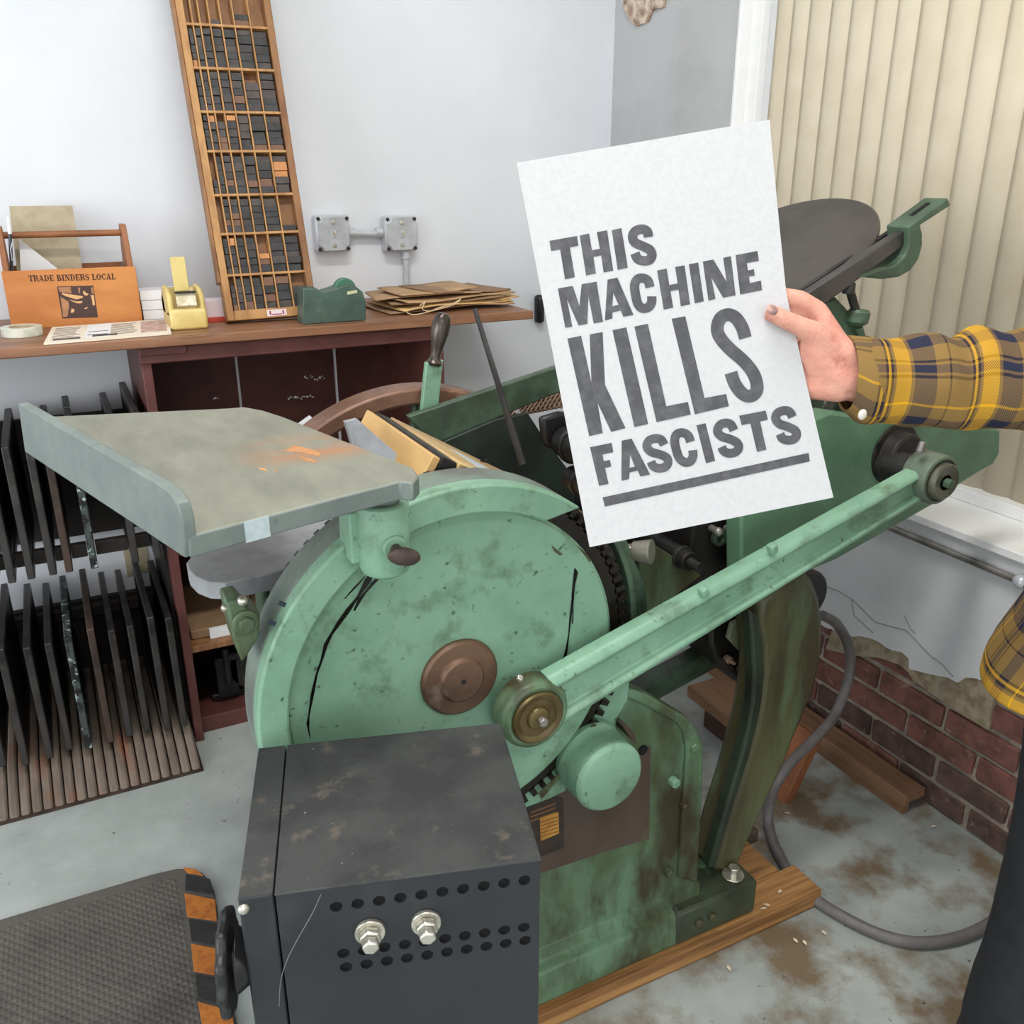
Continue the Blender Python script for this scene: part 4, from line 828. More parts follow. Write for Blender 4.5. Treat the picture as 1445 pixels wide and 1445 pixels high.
# throw-off lever
ly = 1.635
bm = poly([(589, 640), (602, 512), (626, 508), (612, 640)], ly, .014); P('throw_off_lever', bm, green_m, .002)
a, b = PY(612, 516, ly+.005), PY(626, 441, ly+.005)
L = (b-a).length; bm = B(); lathe(bm, a, b-a, [(0, .012), (L*.06, .0165), (L*.12, .012), (L*.2, .0095), (L*.4, .0135), (L*.62, .0185), (L*.8, .0185), (L*.93, .015), (L*.985, .010), (L, 0)], 28); P('lever_handle', bm, mk('polished_grip', (92, 84, 78), (60, 52, 47), sc=12, rough=.25, metal=.5), 0)
# far side bar rising to the right, steel gripper finger
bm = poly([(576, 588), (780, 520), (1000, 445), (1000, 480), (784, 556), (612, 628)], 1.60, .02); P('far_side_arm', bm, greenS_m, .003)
bm = B(); g0, g1 = PY(670, 436, 1.42), PY(738, 655, 1.30); M = (V((g1-g0)).normalized()); tube(bm, [g0, g0.lerp(g1, .5), g1], [.0042, .0052, .007], 6); P('gripper_finger', bm, iron_m, 0)
# belt
bm = poly([(728, 563), (800, 540), (800, 574), (738, 586)], 1.66, .006); P('belt_guard', bm, mk('woven_strap', (150, 124, 106), (96, 76, 64), sc=30, rough=.8, bump=.3), 0)
bm = B()
for k in range(11):
    x = 731+k*6.5
    for s in (-1, 1):
        a, b = PY(x-s*9, 561-k*1.9 if s > 0 else 561-k*1.9, 1.6585), PY(x+s*9, 586-k*1.2, 1.6585); tube(bm, [a, b], .0016, 5)
P('belt_weave', bm, mk('strap_cord', (168, 142, 122), rough=.8), 0)
# flywheel on the far side
FWC = (.618, .765); fr_ = .389
bm = B(); ring(bm, FWC, 1.66, 1.725, fr_-.035, fr_, 0, 360, 96); P('flywheel_rim', bm, mk('flywheel_rim', (124, 92, 74), (98, 70, 56), sc=8, rough=.4, metal=.2, c3=(172, 138, 112), sc3=9, lo3=.6, hi3=.72), .006)
for k in range(6):
    a = math.radians(25+60*k); M = Mx.Rotation(-a, 3, 'Y')
    bm = B(); box(bm, (FWC[0]+.19*math.cos(a), 1.69, FWC[1]+.19*math.sin(a)), (.34, .024, .05), M); P('flywheel_spoke', bm, greenS_m, .006)
bm = B(); cyl(bm, (FWC[0], 1.65, FWC[1]), (FWC[0], 1.74, FWC[1]), .06); P('flywheel_hub', bm, greenS_m, .004)
# pinion bearing cap on the near side
pc = PY(866, 1103, 1.03)
bm = B(); lathe(bm, (pc.x, FY, pc.z), (0, -1, 0), [(0, .075), (.03, .073), (.035, .066), (.116, .064), (.122, .060), (.124, .056), (.124, 0)], 48); P('bearing_cap', bm, green_m, .001)
bm = poly([(792, 1078), (820, 1034), (838, 1008), (850, 980), (889, 962), (886, 990), (872, 1012), (868, 1030), (900, 1062), (905, 1080), (880, 1050), (850, 1040), (820, 1050), (800, 1085)], 1.125, .035); P('bearing_bracket', bm, green_m, .003)
bm = poly([(735, 1112), (798, 1072), (800, 1116), (776, 1128), (738, 1142)], 1.118, .03); P('bracket_tab', bm, green_m, .003)
bm = B(); p = PY(886, 1035, 1.10); plate(bm, [[p+V(q) for q in ((-.012, 0, .02), (.002, 0, .012), (.014, 0, -.004), (.02, 0, -.03), (.006, 0, -.012))]], (0, .05, 0)); P('torn_shield', bm, brownp_m, 0)
# near side arm: crank eye to bed eye
AY = 1.04
ca, cb_ = PY(757, 1010, AY), PY(1321, 676, AY)
ad = (cb_-ca).normalized(); an_ = V((-ad.z, 0, ad.x)); AL = (cb_-ca).length
prof_ = [(-.5, .034), (-.5, .008), (-.46, .002), (-.38, 0), (-.32, .002), (-.26, .012), (.20, .012), (.26, .003), (.32, 0), (.40, .002), (.46, .007), (.5, .014), (.5, .034)]
bm = B(); rows = []
for s, w in ((.045, .092), (.12, .090), (.4, .080), (.7, .070), (.96, .060)):
    rows.append([bm.verts.new(ca + ad*(s*AL) + an_*(u*w) + V((0, d, 0))) for u, d in prof_])
for A, C in zip(rows, rows[1:]):
    for k in range(len(prof_)): bm.faces.new((A[k], A[(k+1) % len(prof_)], C[(k+1) % len(prof_)], C[k]))
bm.faces.new(rows[0]); bm.faces.new(rows[-1]); P('side_arm', bm, green_m, .002)
for px, py in ((993, 836), (1090, 775)):
    bm = B(); p = PP(px, py, V((0, AY+.004, 0)), V((0, 1, 0))); M = Mx((ad, V((0, 1, 0)), an_)).transposed(); box(bm, p+an_*.002, (.014, .016, .016), M); P('arm_lug', bm, green_m, .003)
# cast part marks on the arm web (worn raised strokes)
bm = B()
def armpt(px, py): return PY(px, py, AY+.0105)
bm.free()
for a, b in (((1041, 834), (1045, 828)), ((1049, 829), (1053, 823)), ((1045, 828), (1049, 829)), ((1057, 825), (1061, 818)), ((1063, 821), (1068, 815)), ((1084, 799), (1100, 790)), ((1088, 800), (1097, 806)), ((1097, 806), (1100, 792))):
    bm = B(); tube(bm, [armpt(*a), armpt(*b)], .0011, 5); P('casting_mark', bm, green_m, 0)
bm = B(); lathe(bm, (ca.x, AY+.036, ca.z), (0, -1, 0), [(0, .058), (.03, .058), (.036, .055), (.040, .050), (.040, .046), (.037, .044), (.037, 0)], 48); P('crank_eye', bm, greenD_m, .001)
bm = B(); lathe(bm, (ca.x+.001, AY, ca.z-.002), (0, -1, 0), [(-.01, .044), (.004, .044), (.007, .041), (.005, .033), (.003, .031), (.003, .020), (.008, .018), (.010, .014), (.010, 0)], 40); P('crank_cap', bm, oilhub_m, 0)
bm = B(); hexbolt(bm, (ca.x+.003, AY-.010, ca.z-.003), (0, -1, 0), .008, .010); P('crank_bolt', bm, steel_m, .0015)
bm = B(); p = PY(733, 957, AY-.002); cyl(bm, p, p+V((0, -.004, .004)), .006, .004); P('oil_cup', bm, zinc_m, .001)
bm = B(); cyl(bm, (ca.x, 1.07, ca.z), (ca.x, 1.13, ca.z), .03); P('crank_pin', bm, iron_m, 0)
bm = B(); lathe(bm, (cb_.x, AY+.04, cb_.z), (0, -1, 0), [(0, .047), (.042, .047), (.05, .045), (.052, .040), (.047, .037), (.047, 0)], 44); P('bed_eye', bm, mk('worn_green_grey', (104, 118, 102), (76, 78, 66), sc=12, rough=.42, metal=.2), .001)
bm = B(); lathe(bm, (cb_.x+.003, AY-.006, cb_.z-.001), (0, -1, 0), [(0, .036), (.012, .034), (.015, .031), (.013, .020), (.013, 0)], 40); P('bed_cap', bm, mk('worn_cap', (110, 112, 98), (84, 80, 68), sc=14, rough=.38, metal=.35), 0)
bm = B(); hexbolt(bm, (cb_.x+.003, AY-.016, cb_.z-.002), (0, -1, 0), .010, .016, .016); P('bed_bolt', bm, greenS_m, .002)
bm = B(); p = PY(1300, 628, AY+.01); cyl(bm, p-V((0, 0, .012)), p+V((.003, 0, .006)), .008, .006, 16); P('oil_cup', bm, steel_m, .001)
bm = B(); cyl(bm, (cb_.x, AY+.03, cb_.z), (cb_.x, 1.20, cb_.z), .03); P('bed_pin', bm, iron_m, 0)
# bed: upper side casting, shaft boss, dark bed mass, curved leg
BYF = 1.16
up = [(1046, 790), (1046, 640), (1100, 612), (1150, 592), (1172, 582), (1215, 588), (1232, 592), (1290, 598), (1345, 600), (1412, 606), (1411, 640), (1402, 655), (1380, 668), (1345, 690), (1330, 705), (1180, 790), (1080, 830), (1046, 840)]
bm = poly(up, BYF, .045); P('bed_side', bm, mk('bed_green', (94, 130, 102), (78, 108, 84), sc=6, rough=.42, c3=(62, 76, 58), sc3=8, lo3=.58, hi3=.72, bump=.12), .005)
bm = B(); p = PY(1262, 640, BYF); lathe(bm, p, (0, -1, 0), [(-.01, .062), (.004, .061), (.006, .048), (.03, .045), (.034, .040), (.034, 0)], 40); P('shaft_boss', bm, black_m, .001)
for px, py in ((1239, 628), (1286, 622)):
    bm = B(); q = PY(px, py, BYF-.004); cyl(bm, q, q-V((0, .003, 0)), .006); P('boss_screw', bm, hole_m, 0)
bm = B(); plate(bm, [[(.98, 1.24, .72), (1.14, 1.24, .72), (1.18, 1.24, 1.20), (1.04, 1.24, 1.20)]], (0, .36, 0)); P('bed', bm, black_m, .004)
bm = B(); plate(bm, [[(1.04, 1.60, .88), (1.60, 1.60, .95), (1.68, 1.60, .99), (1.68, 1.60, 1.05), (1.2, 1.60, 1.06), (1.04, 1.60, 1.10)]], (0, .04, 0)); P('far_bed_side', bm, greenS_m, .004)
bm = B(); bx(bm, 1.30, 1.40, 1.20, 1.62, .97, 1.02); P('bed_tie', bm, greenS_m, .004)
lg = [(1075, 846), (1110, 822), (1136, 806), (1150, 820), (1159, 845), (1163, 880), (1162, 915), (1157, 950), (1148, 982), (1135, 1012), (1120, 1048), (1109, 1078), (1088, 1122), (1068, 1164), (1046, 1215), (1044, 1232), (1006, 1232), (1010, 1222), (1026, 1164), (1043, 1112), (1055, 1070), (1066, 1030), (1074, 990), (1078, 950), (1076, 910), (1070, 880)]
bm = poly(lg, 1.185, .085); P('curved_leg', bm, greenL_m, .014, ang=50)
bm = poly([(1058, 860), (1072, 870), (1078, 910), (1080, 950), (1076, 990), (1068, 1030), (1058, 1068), (1044, 1112), (1028, 1164), (1010, 1226), (1000, 1226), (1018, 1164), (1034, 1108), (1046, 1068), (1056, 1028), (1062, 990), (1064, 950), (1062, 910)], 1.175, .03); P('leg_rib', bm, mk('leg_dark', (44, 56, 42), (30, 34, 26), sc=8, rough=.45), .006)
bm = B(); p = PY(1140, 842, 1.30); cyl(bm, p, p+V((0, .03, 0)), .06); P('pulley', bm, rubber_m, .006)
bm = poly([(1034, 880), (1060, 870), (1078, 905), (1072, 930), (1050, 925), (1028, 902)], 1.28, .012); P('shield_plate', bm, mk('pale_shield', (132, 140, 116), (110, 118, 92), sc=9, rough=.5), .002)
# interior: rollers, oil knob, brace, chip tray
def rollY(px, py, y0, y1, r, m=black_m):
    a = PY(px, py, y0); bm = B(); cyl(bm, a, V((a.x, y1, a.z)), r, seg=28); P('roller', bm, m, .003)
    bm = B(); cyl(bm, a-V((0, .03, 0)), V((a.x, y1+.03, a.z)), r*.5, seg=18); P('roller_shaft', bm, iron_m, .001)
    bm = B(); cyl(bm, a+V((0, .02, 0)), a+V((0, .028, 0)), r*1.18, seg=24); P('roller_collar', bm, iron_m, .001)
rollY(974, 793, 1.20, 1.58, .019)
def rollFar(px, py, yf, yn, r):
    a = PY(px, py, yf); bm = B(); cyl(bm, V((a.x, yn, a.z)), a, r, seg=28); P('roller', bm, black_m, .004)
    for y in (yf-.03, yf-.09): bm = B(); cyl(bm, V((a.x, y, a.z)), V((a.x, y-.012, a.z)), r*1.14, seg=28); P('roller_collar', bm, rubber_m, .002)
rollFar(797, 622, 1.46, 1.2, .032); rollFar(806, 672, 1.42, 1.2, .023)
bm = poly([(764, 590), (790, 582), (840, 585), (840, 640), (790, 640), (768, 628)], 1.465, .02); P('roller_carriage', bm, rubber_m, .008)
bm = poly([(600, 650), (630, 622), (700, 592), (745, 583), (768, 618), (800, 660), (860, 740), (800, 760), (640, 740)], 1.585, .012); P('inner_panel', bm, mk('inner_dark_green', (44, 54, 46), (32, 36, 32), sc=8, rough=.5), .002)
bm = B(); p = PY(893, 777, 1.14); cyl(bm, p, p+V((.020, -.026, .004)), .016, .021, 28); cyl(bm, p-V((.03, -.02, .004)), p, .012); P('oil_knob', bm, mk('worn_knob', (128, 124, 112), (104, 104, 90), sc=14, rough=.3, metal=.3), .002)
bm = poly([(866, 765), (885, 762), (912, 830), (915, 870), (895, 876), (890, 830)], 1.13, .02); P('gear_shield_edge', bm, greenS_m, .003)
bm = poly([(903, 775), (926, 770), (990, 812), (944, 848), (903, 872)], 1.225, .01); P('inner_plate', bm, greenL_m, .002)
bm = B(); a, b = PY(905, 975, 1.45), PY(1016, 915, 1.45); M = Mx.Rotation(-math.atan2((b-a).z, (b-a).x), 3, 'Y'); box(bm, (a+b)/2, ((b-a).length*1.5, .05, .05), M); P('brace', bm, greenS_m, .003)
bm = B(); a, b = PY(900, 880, 1.35), PY(1000, 790, 1.35); M = Mx.Rotation(-math.atan2((b-a).z, (b-a).x), 3, 'Y'); box(bm, (a+b)/2, ((b-a).length, .02, .03), M); P('brace', bm, iron_m, .003)
for px, py in ((1003, 745), (1024, 745)):
    bm = B(); p = PY(px, py, 1.235); cyl(bm, p, p-V((0, .02, 0)), .007); sph(bm, p-V((0, .022, 0)), .009); P('bed_clip_screw', bm, steel_m, 0)
bm = B(); p = PY(1012, 757, 1.235); lathe(bm, p, (0, -1, 0), [(0, .008), (0, .016), (.012, .016), (.012, .008), (0, .008)], 18); P('bed_clip', bm, greenS_m, .001)
cam_b = PY(1040, 935, 1.36)
bm = B(); plate(bm, [[PY(x, y, 1.32) for x, y in ((1002, 872), (1072, 868), (1076, 972), (1060, 978), (1010, 930), (1003, 905))]], (0, .18, 0)); P('motor_housing', bm, black_m, .006)
bm = B(); a, b = PY(1006, 918, 1.31), PY(1066, 980, 1.31); tube(bm, [PY(1004, 880, 1.31), PY(1004, 905, 1.31), PY(1010, 926, 1.31), a.lerp(b, .4), b], .006, 8); P('tray_lip', bm, iron_m, 0)
for px, py in ((1024, 928), (1042, 944), (1054, 962)):
    bm = B(); p = PY(px, py, 1.315); cyl(bm, p, p-V((0, .016, 0)), .009, seg=6); cyl(bm, p-V((0, .016, 0)), p-V((0, .03, 0)), .004); P('tray_stud', bm, mk('pale_brass', (176, 150, 124), rough=.4, metal=.4), .001)
bm = B(); tube(bm, [PY(1150, 600, 1.2), PY(1180, 560, 1.25)], .01); P('link', bm, iron_m, 0)
# ink disc, rail and brackets on top of the bed
dc = PY(1083, 362, 1.46); dn = V((-.60, -.025, 1)).normalized(); DR = .217
bm = B(); lathe(bm, dc-dn*.012, dn, [(0, 0), (0, DR-.004), (.004, DR), (.010, DR), (.012, DR-.003), (.012, 0)], 96); P('ink_disc', bm, mk('ink_disc_steel', (88, 82, 76), (68, 63, 58), sc=5, rough=.38, metal=.35), .0005)
bm = B(); cyl(bm, dc-dn*.012, dc-dn*.16, .03); P('disc_spindle', bm, greenS_m, .003)
# rail
ry = 1.22
bm = B(); plate(bm, [[PY(x, y, ry) for x, y in ((1118, 428), (1274, 326), (1282, 330), (1283, 342), (1160, 433), (1130, 450))]], (0, .02, 0)); P('roller_rail', bm, mk('rail_steel', (84, 80, 78), (66, 63, 61), sc=14, rough=.42, metal=.4), .003)
bm = B(); plate(bm, [[PY(x, y, ry+.045) for x, y in ((1118, 418), (1262, 322), (1270, 326), (1140, 425))]], (0, .01, 0)); P('roller_rail', bm, iron_m, .002)
hk = [(1282, 320), (1338, 279), (1342, 290), (1299, 318), (1302, 330), (1302, 346), (1297, 365), (1285, 382), (1269, 391), (1245, 394), (1216, 391), (1238, 381), (1262, 375), (1277, 362), (1283, 345), (1283, 329)]
bm = poly(hk, ry-.012, .052); P('rail_hook', bm, greenS_m, .003)
e0_, e1_ = PY(1282, 320, ry-.012), PY(1338, 279, ry-.012)
bm = B(); plate(bm, [[e0_.lerp(e1_, t)+V((0, d, .0004)) for t, d in ((.36, .021), (.80, .021), (.80, .031), (.36, .031))]], (0, 0, .0006)); P('hook_slot', bm, hole_m, 0)
bm = poly([(1126, 450), (1180, 418), (1205, 445), (1220, 462), (1216, 475), (1195, 480), (1170, 478), (1150, 470)], ry+.02, .05); P('rail_bracket', bm, greenS_m, .006)
a, b = PY(1198, 405, ry+.01), PY(1208, 440, ry+.01)
bm = B(); cyl(bm, a, b, .008); cyl(bm, a+V((0, 0, .008)), a-V((0, 0, .012)), .012, seg=6); P('adjusting_bolt', bm, iron_m, .001)
bm = B(); c = PY(1210, 447, ry+.01); lathe(bm, c-V((0, 0, .016)), V((.1, 0, 1)), [(0, .012), (.006, .020), (.024, .021), (.030, .017), (.030, 0)], 20); P('bracket_knob', bm, greenS_m, .001)
bm = B(); cyl(bm, PY(1212, 462, ry+.01), PY(1216, 474, ry+.01), .007); P('bracket_stem', bm, greenS_m, .001)
bm = B(); lathe(bm, PY(1205, 490, ry+.03), (0, 0, 1), [(0, .05), (.012, .045), (.02, .03), (.022, 0)], 28); P('bed_knob', bm, greenS_m, .001)
bm = poly([(1196, 596), (1245, 596), (1262, 500), (1240, 488), (1200, 490), (1196, 540)], 1.24, .04); P('bed_bracket', bm, greenS_m, .006)
# ================================================================== black ventilated box in front of the press
zB = .85
FL, FR, BL_ = PZ(335, 1268, zB), PZ(763, 1212, zB), PZ(372, 1055, zB)
bu = (FR-FL).normalized(); BW = (FR-FL).length; bv = V((-bu.y, bu.x, 0)); BD = (BL_-FL).dot(bv)
BMx = Mx((bu, bv, V((0, 0, 1)))).transposed()
def bp(u, v, z): return FL + bu*u + bv*v + V((0, 0, z-zB))
def bbx(bm, u0, u1, v0, v1, z0, z1): box(bm, bp((u0+u1)/2, (v0+v1)/2, (z0+z1)/2), (u1-u0, v1-v0, z1-z0), BMx)
bb = thing('control_box', 'black sheet metal box with rows of vent holes in front of the press', 'equipment box', bp(BW/2, BD/2, 0))
BZ0 = .34; su = .036
bm = B(); bbx(bm, su+.001, BW, 0.004, BD, BZ0, zB-.003); obj('body', bm, boxm, bb, bev=.002)
bm = B(); bbx(bm, su+.001, BW+.001, -.001, BD+.001, zB-.003, zB); obj('lid', bm, boxtop_m, bb, bev=.0012)
bm = B(); bbx(bm, 0, su, 0, BD, BZ0, zB); obj('end_cap', bm, boxm, bb, bev=.003)
bm = B(); bbx(bm, .001, su-.001, .001, BD-.001, zB-.0005, zB+.0004); obj('cap_top', bm, boxtop_m, bb)
bn = bv
def bpt(px, py): 
    q = PP(px, py, FL, bn) - FL
    return q.dot(bu), q.z+zB
def holes(a, b, n): 
    (u0, z0), (u1, z1) = bpt(*a), bpt(*b); return [(u0+(u1-u0)*k/(n-1), z0+(z1-z0)*k/(n-1)) for k in range(n)]
hs = holes((474.5, 1279.5), (740, 1242), 10) + holes((484.5, 1345), (739, 1308.5), 10) + holes((488.5, 1364.5), (741, 1327), 10)
loop = [bp(su+.002, -.0002, BZ0), bp(BW-.0005, -.0002, BZ0), bp(BW-.0005, -.0002, zB-.003), bp(su+.002, -.0002, zB-.003)]
hl = [[bp(u+.0068*math.cos(2*PI*k/18), -.0002, z+.0068*math.sin(2*PI*k/18)) for k in range(18)] for u, z in hs]
bm = B(); plate(bm, [loop]+hl, tuple(bv*.0042)); obj('vented_panel', bm, boxm, bb)
for u, z in hs: bm = B(); cyl(bm, bp(u, .0036, z), bp(u, .0040, z), .0075, seg=16); obj('vent_backing', bm, hole_m, bb)
for px, py in ((522, 1312), (601, 1299)):
    u, z = bpt(px, py)
    bm = B(); cyl(bm, bp(u, -.0004, z), bp(u, -.006, z), .0165, seg=28); obj('washer', bm, zinc_m, bb, bev=.001)
    bm = B(); cyl(bm, bp(u, -.006, z), bp(u, -.016, z), .0125, seg=6); obj('nut', bm, zinc_m, bb, bev=.002)
    bm = B(); cyl(bm, bp(u, -.016, z), bp(u, -.026, z-.001), .0098, seg=6); obj('bolt_head', bm, zinc_m, bb, bev=.002)
u, z = bpt(344, 1282); bm = B(); sph(bm, bp(u, -.001, z), .0065, (1, .7, 1)); obj('rivet', bm, zinc_m, bb)
sc_ = [bpt(*p) for p in ((453, 1262), (440, 1290), (420, 1325), (405, 1355), (396, 1385), (394, 1420))]
bm = B(); tube(bm, cr([bp(u, -.0003, z) for u, z in sc_], 4), .0005, 5); obj('scratch', bm, mk('scratch', (112, 114, 116), rough=.6), bb)
for u in (.012, BW-.012):
    for v in (.012, BD-.012):
        bm = B(); bbx(bm, u-.012, u+.012, v-.012, v+.012, 0, BZ0); obj('leg', bm, iron_m, bb, bev=.002)
# scalloped handwheel on its left side
wc_ = PP(314, 1357, bp(-.03, 0, 0), bu); 
bm = B(); cyl(bm, wc_, wc_+bu*.034, .014); cyl(bm, wc_+bu*.016, wc_+bu*.033, .036, .024); obj('wheel_hub', bm, rubber_m, bb, bev=.002)
bm = B(); n = 96; R = .055; 
pts_o = []; 
for k in range(n):
    a = 2*PI*k/n; r = R*(1+.045*math.cos(10*a)); pts_o.append(wc_ + bv*(r*math.cos(a)) + V((0, 0, r*math.sin(a))))
plate(bm, [pts_o], tuple(bu*.012)); obj('handwheel', bm, rubber_m, bb, bev=.004)

# ------------------------------------------------------------------ rubber mat
zm = .012
mt = thing('floor_mat', 'dark textured rubber floor mat with orange edge blocks, lower left', 'floor mat', PZ(150, 1400, 0))
mp = [PZ(-120, 1330, zm), PZ(0, 1297, zm), PZ(120, 1261, zm), PZ(215, 1233, zm), PZ(250, 1225, zm), PZ(270, 1225, zm), PZ(286, 1231, zm), PZ(297, 1244, zm), PZ(302, 1256, zm)]
e0, e1 = PZ(302, 1256, zm), PZ(334, 1445, zm); mp += [e0.lerp(e1, 2.2), e0.lerp(e1, 2.2)+(PZ(-120, 1330, zm)-PZ(250, 1225, zm))*1.15]
bm = B(); plate(bm, [mp], (0, 0, -zm+.0004)); obj('sheet', bm, mat_m, mt, bev=.004)
bm = B(); da = (PZ(215, 1233, zm)-PZ(0, 1297, zm)).normalized(); db = V((-da.y, da.x, 0)); o0 = PZ(250, 1230, zm)
for i in range(-52, 0):
    for j in range(-46, -1):
        q = o0 + da*((i+.5*(j % 2))*.0195) + db*(j*.0105)
        if (q-e0).dot(V((-(e1-e0).y, (e1-e0).x, 0)).normalized()) > -.05: continue
        r = .0082; vs = [bm.verts.new(q+da*r*.95), bm.verts.new(q+db*r*.9), bm.verts.new(q-da*r*.95), bm.verts.new(q-db*r*.9)]; tpv = bm.verts.new(q+V((0, 0, .0026)))
        for k in range(4): bm.faces.new((vs[k], vs[(k+1) % 4], tpv))
obj('stud', bm, mat_m, mt, kind='stuff', ang=5)
for L_ in ([(258, 1223.5), (276, 1226), (287, 1235), (264, 1231)], [(260, 1260), (304, 1269), (306, 1299), (264, 1293)], [(269.5, 1331), (316, 1340), (319, 1378), (273.5, 1370)], [(279, 1413), (327, 1425.6), (333, 1462), (286, 1450)]):
    bm = B(); plate(bm, [[PZ(a, b, zm+.0032) for a, b in L_]], (0, 0, -.003)); obj('orange_block', bm, orange_m, mt, bev=.001)
for L_ in ([(262, 1233), (296, 1240), (303, 1262), (261, 1256)], [(266, 1296), (308, 1303), (314, 1335), (270, 1327)], [(275, 1374), (320, 1382), (326, 1420), (279, 1410)]):
    bm = B(); plate(bm, [[PZ(a, b, zm+.0030) for a, b in L_]], (0, 0, -.003)); obj('black_block', bm, mk('mat_black', (50, 48, 47), (40, 39, 38), sc=30, rough=.8, bump=.4), mt, bev=.001)

# ------------------------------------------------------------------ loose timber and conduit on the floor by the brick wall
bm = B(); xw = XW-.004
y1_ = PZ(1285, 1145, 0).y
plate(bm, [[(xw-.075, y1_, 0), (xw-.055, y1_, 0), (xw-.055, y1_, .032), (xw, y1_, .032), (xw, y1_, .058), (xw-.075, y1_, .058)]], (0, 2.1-y1_, 0))
tag(obj('wall_plank', bm, plank_m, bev=.002), 'L-shaped brown timber lying on the floor along the brick wall', 'plank')
x0 = PZ(970, 968, .12).x; ya, yb_ = 1.50, PZ(970, 968, .12).y
bm = B(); bx(bm, x0, x0+.13, 1.60, yb_, .085, .122); tag(obj('floor_plank', bm, plank_m, bev=.003), 'short brown plank raised on a block behind the curved green leg', 'plank')
bm = B(); bx(bm, x0+.03, x0+.11, 1.62, yb_-.05, 0, .084); tag(obj('support_block', bm, mk('dark_block', (78, 56, 44), (58, 42, 34), sc=9, rough=.7), bev=.003), 'dark wooden block on the floor under the short brown plank', 'block')
bm = B(); M = Mx.Rotation(math.radians(24), 3, 'Y'); p = PY(1127, 1060, 1.44); box(bm, (p.x, 1.45, .085), (.03, .07, .20), M); tag(obj('wedge_board', bm, mk('orange_board', (154, 98, 64), (122, 76, 50), sc=9, rough=.6), bev=.002), 'reddish board on end leaning between curved leg and grey conduit', 'board')
bm = B(); p = PZ(1055, 1188, .03); bx(bm, 1.18, 1.36, 1.335, 1.42, 0, .035); tag(obj('floor_block', bm, mk('grey_block', (96, 84, 74), (76, 66, 58), sc=9, rough=.8), bev=.003), 'flat grey-brown timber offcut on the floor behind the skid', 'block')
zc = .0135
cp = [PY(1160, 868, 1.45), PY(1180, 880, 1.45), PY(1195, 905, 1.45), PY(1200, 935, 1.44), PY(1193, 972, 1.42), PY(1176, 1012, 1.40), PY(1150, 1042, 1.385), PY(1118, 1074, 1.37), PY(1096, 1105, 1.36)]
fl_ = [PZ(1086, 1135, zc+.05), PZ(1085, 1165, zc+.004), PZ(1096, 1200, zc), PZ(1118, 1238, zc), PZ(1146, 1266, zc), PZ(1190, 1294, zc), PZ(1240, 1318, zc), PZ(1290, 1330, zc), PZ(1340, 1326, zc), PZ(1385, 1310, zc), PZ(1430, 1280, zc), PZ(1475, 1245, zc)]
bm = B(); tube(bm, cr(cp+fl_, 6), .0128, 14); tag(obj('flexible_conduit', bm, cord_m, ang=60), 'thick grey flexible conduit looping down from the press across the floor', 'conduit')
# wood chips scattered on floor and skid
CHIP = ['beside the zinc foot bolt', 'left of a pair', 'beyond the skid end', 'topmost of three in front', 'middle of three in front', 'nearest to the camera', 'below the conduit', 'close to the brick wall', 'right of a pair']
for ci, (px, py, z) in enumerate(((1100, 1260, .046), (1082, 1279, .046), (1162, 1318, 0), (1122, 1329, 0), (1135, 1332, 0), (1028, 1368, 0), (1111, 1149, 0), (1318, 1168, 0), (1078, 1284, .046))):
    p = PZ(px, py, z+.001); bm = B(); M = Mx.Rotation(random.uniform(0, 3), 3, 'Z') @ Mx.Rotation(random.uniform(-.3, .3), 3, 'X')
    plate(bm, [[M @ V(q)+p+V((0, 0, .003)) for q in ((-.007, -.002, 0), (.0, -.004, .001), (.008, 0, 0), (.001, .004, .002))]], (0, 0, .0014))
    where = 'timber skid' if z > 0 else 'grey floor near the skid' if px < 1200 and py > 1300 else 'grey floor beside the conduit'
    tag(obj('wood_chip', bm, mk('chip_pale', (226, 208, 180), rough=.7)), 'tiny pale wood chip on the ' + where + ', ' + CHIP[ci], 'chip', 'pale wood chips on floor and skid')

# ================================================================== poster held up in front
c4 = [(729, 230), (1086, 169), (1176, 702), (832, 772)]
d4 = [ray(*c) for c in c4]
Ms = Mx(((d4[1].x, -d4[2].x, d4[3].x), (d4[1].y, -d4[2].y, d4[3].y), (d4[1].z, -d4[2].z, d4[3].z)))
s1, s2, s3 = Ms.inverted() @ d4[0]
q0, q1, q2, q3 = d4[0], d4[1]*s1, d4[2]*s2, d4[3]*s3
k = .283/((q1-q0).length); k_h = (q3-q0).length*k
PT = [CAM+q*k for q in (q0, q1, q2, q3)]
pnrm = (PT[1]-PT[0]).cross(PT[3]-PT[0]).normalized()
if pnrm.dot(CAM-PT[0]) < 0: pnrm = -pnrm
pu = (PT[1]-PT[0]); pvv = (PT[3]-PT[0])
po = thing('poster', 'white letterpress poster with bold grey slogan held up in front of press', 'poster', PT[3])
def warp(u, v):
    """paper bows a little at the held edge"""
    t = v/.45 if v < .45 else (1-v)/.55
    w = max(0, t)**.9
    return -pu.normalized()*.0145*w*max(0, u-.55)/.45*max(0, u-.55)/.45
def PQ(u, v, h=0): return PT[0] + pu*u + pvv*v + warp(u, v) + pnrm*h
bm = B(); nu, nv = 24, 36; G = [[bm.verts.new(PQ(i/nu, j/nv)) for j in range(nv+1)] for i in range(nu+1)]
for i in range(nu):
    for j in range(nv): bm.faces.new((G[i][j], G[i+1][j], G[i+1][j+1], G[i][j+1]))
o = obj('sheet', bm, poster_m, po, ang=60); o.data.polygons.foreach_set('use_smooth', [False]*len(o.data.polygons)); sd = o.modifiers.new('thick', 'SOLIDIFY'); sd.thickness = .001; sd.offset = 0
def onp(px, py): return PP(px, py, PT[0], pnrm)
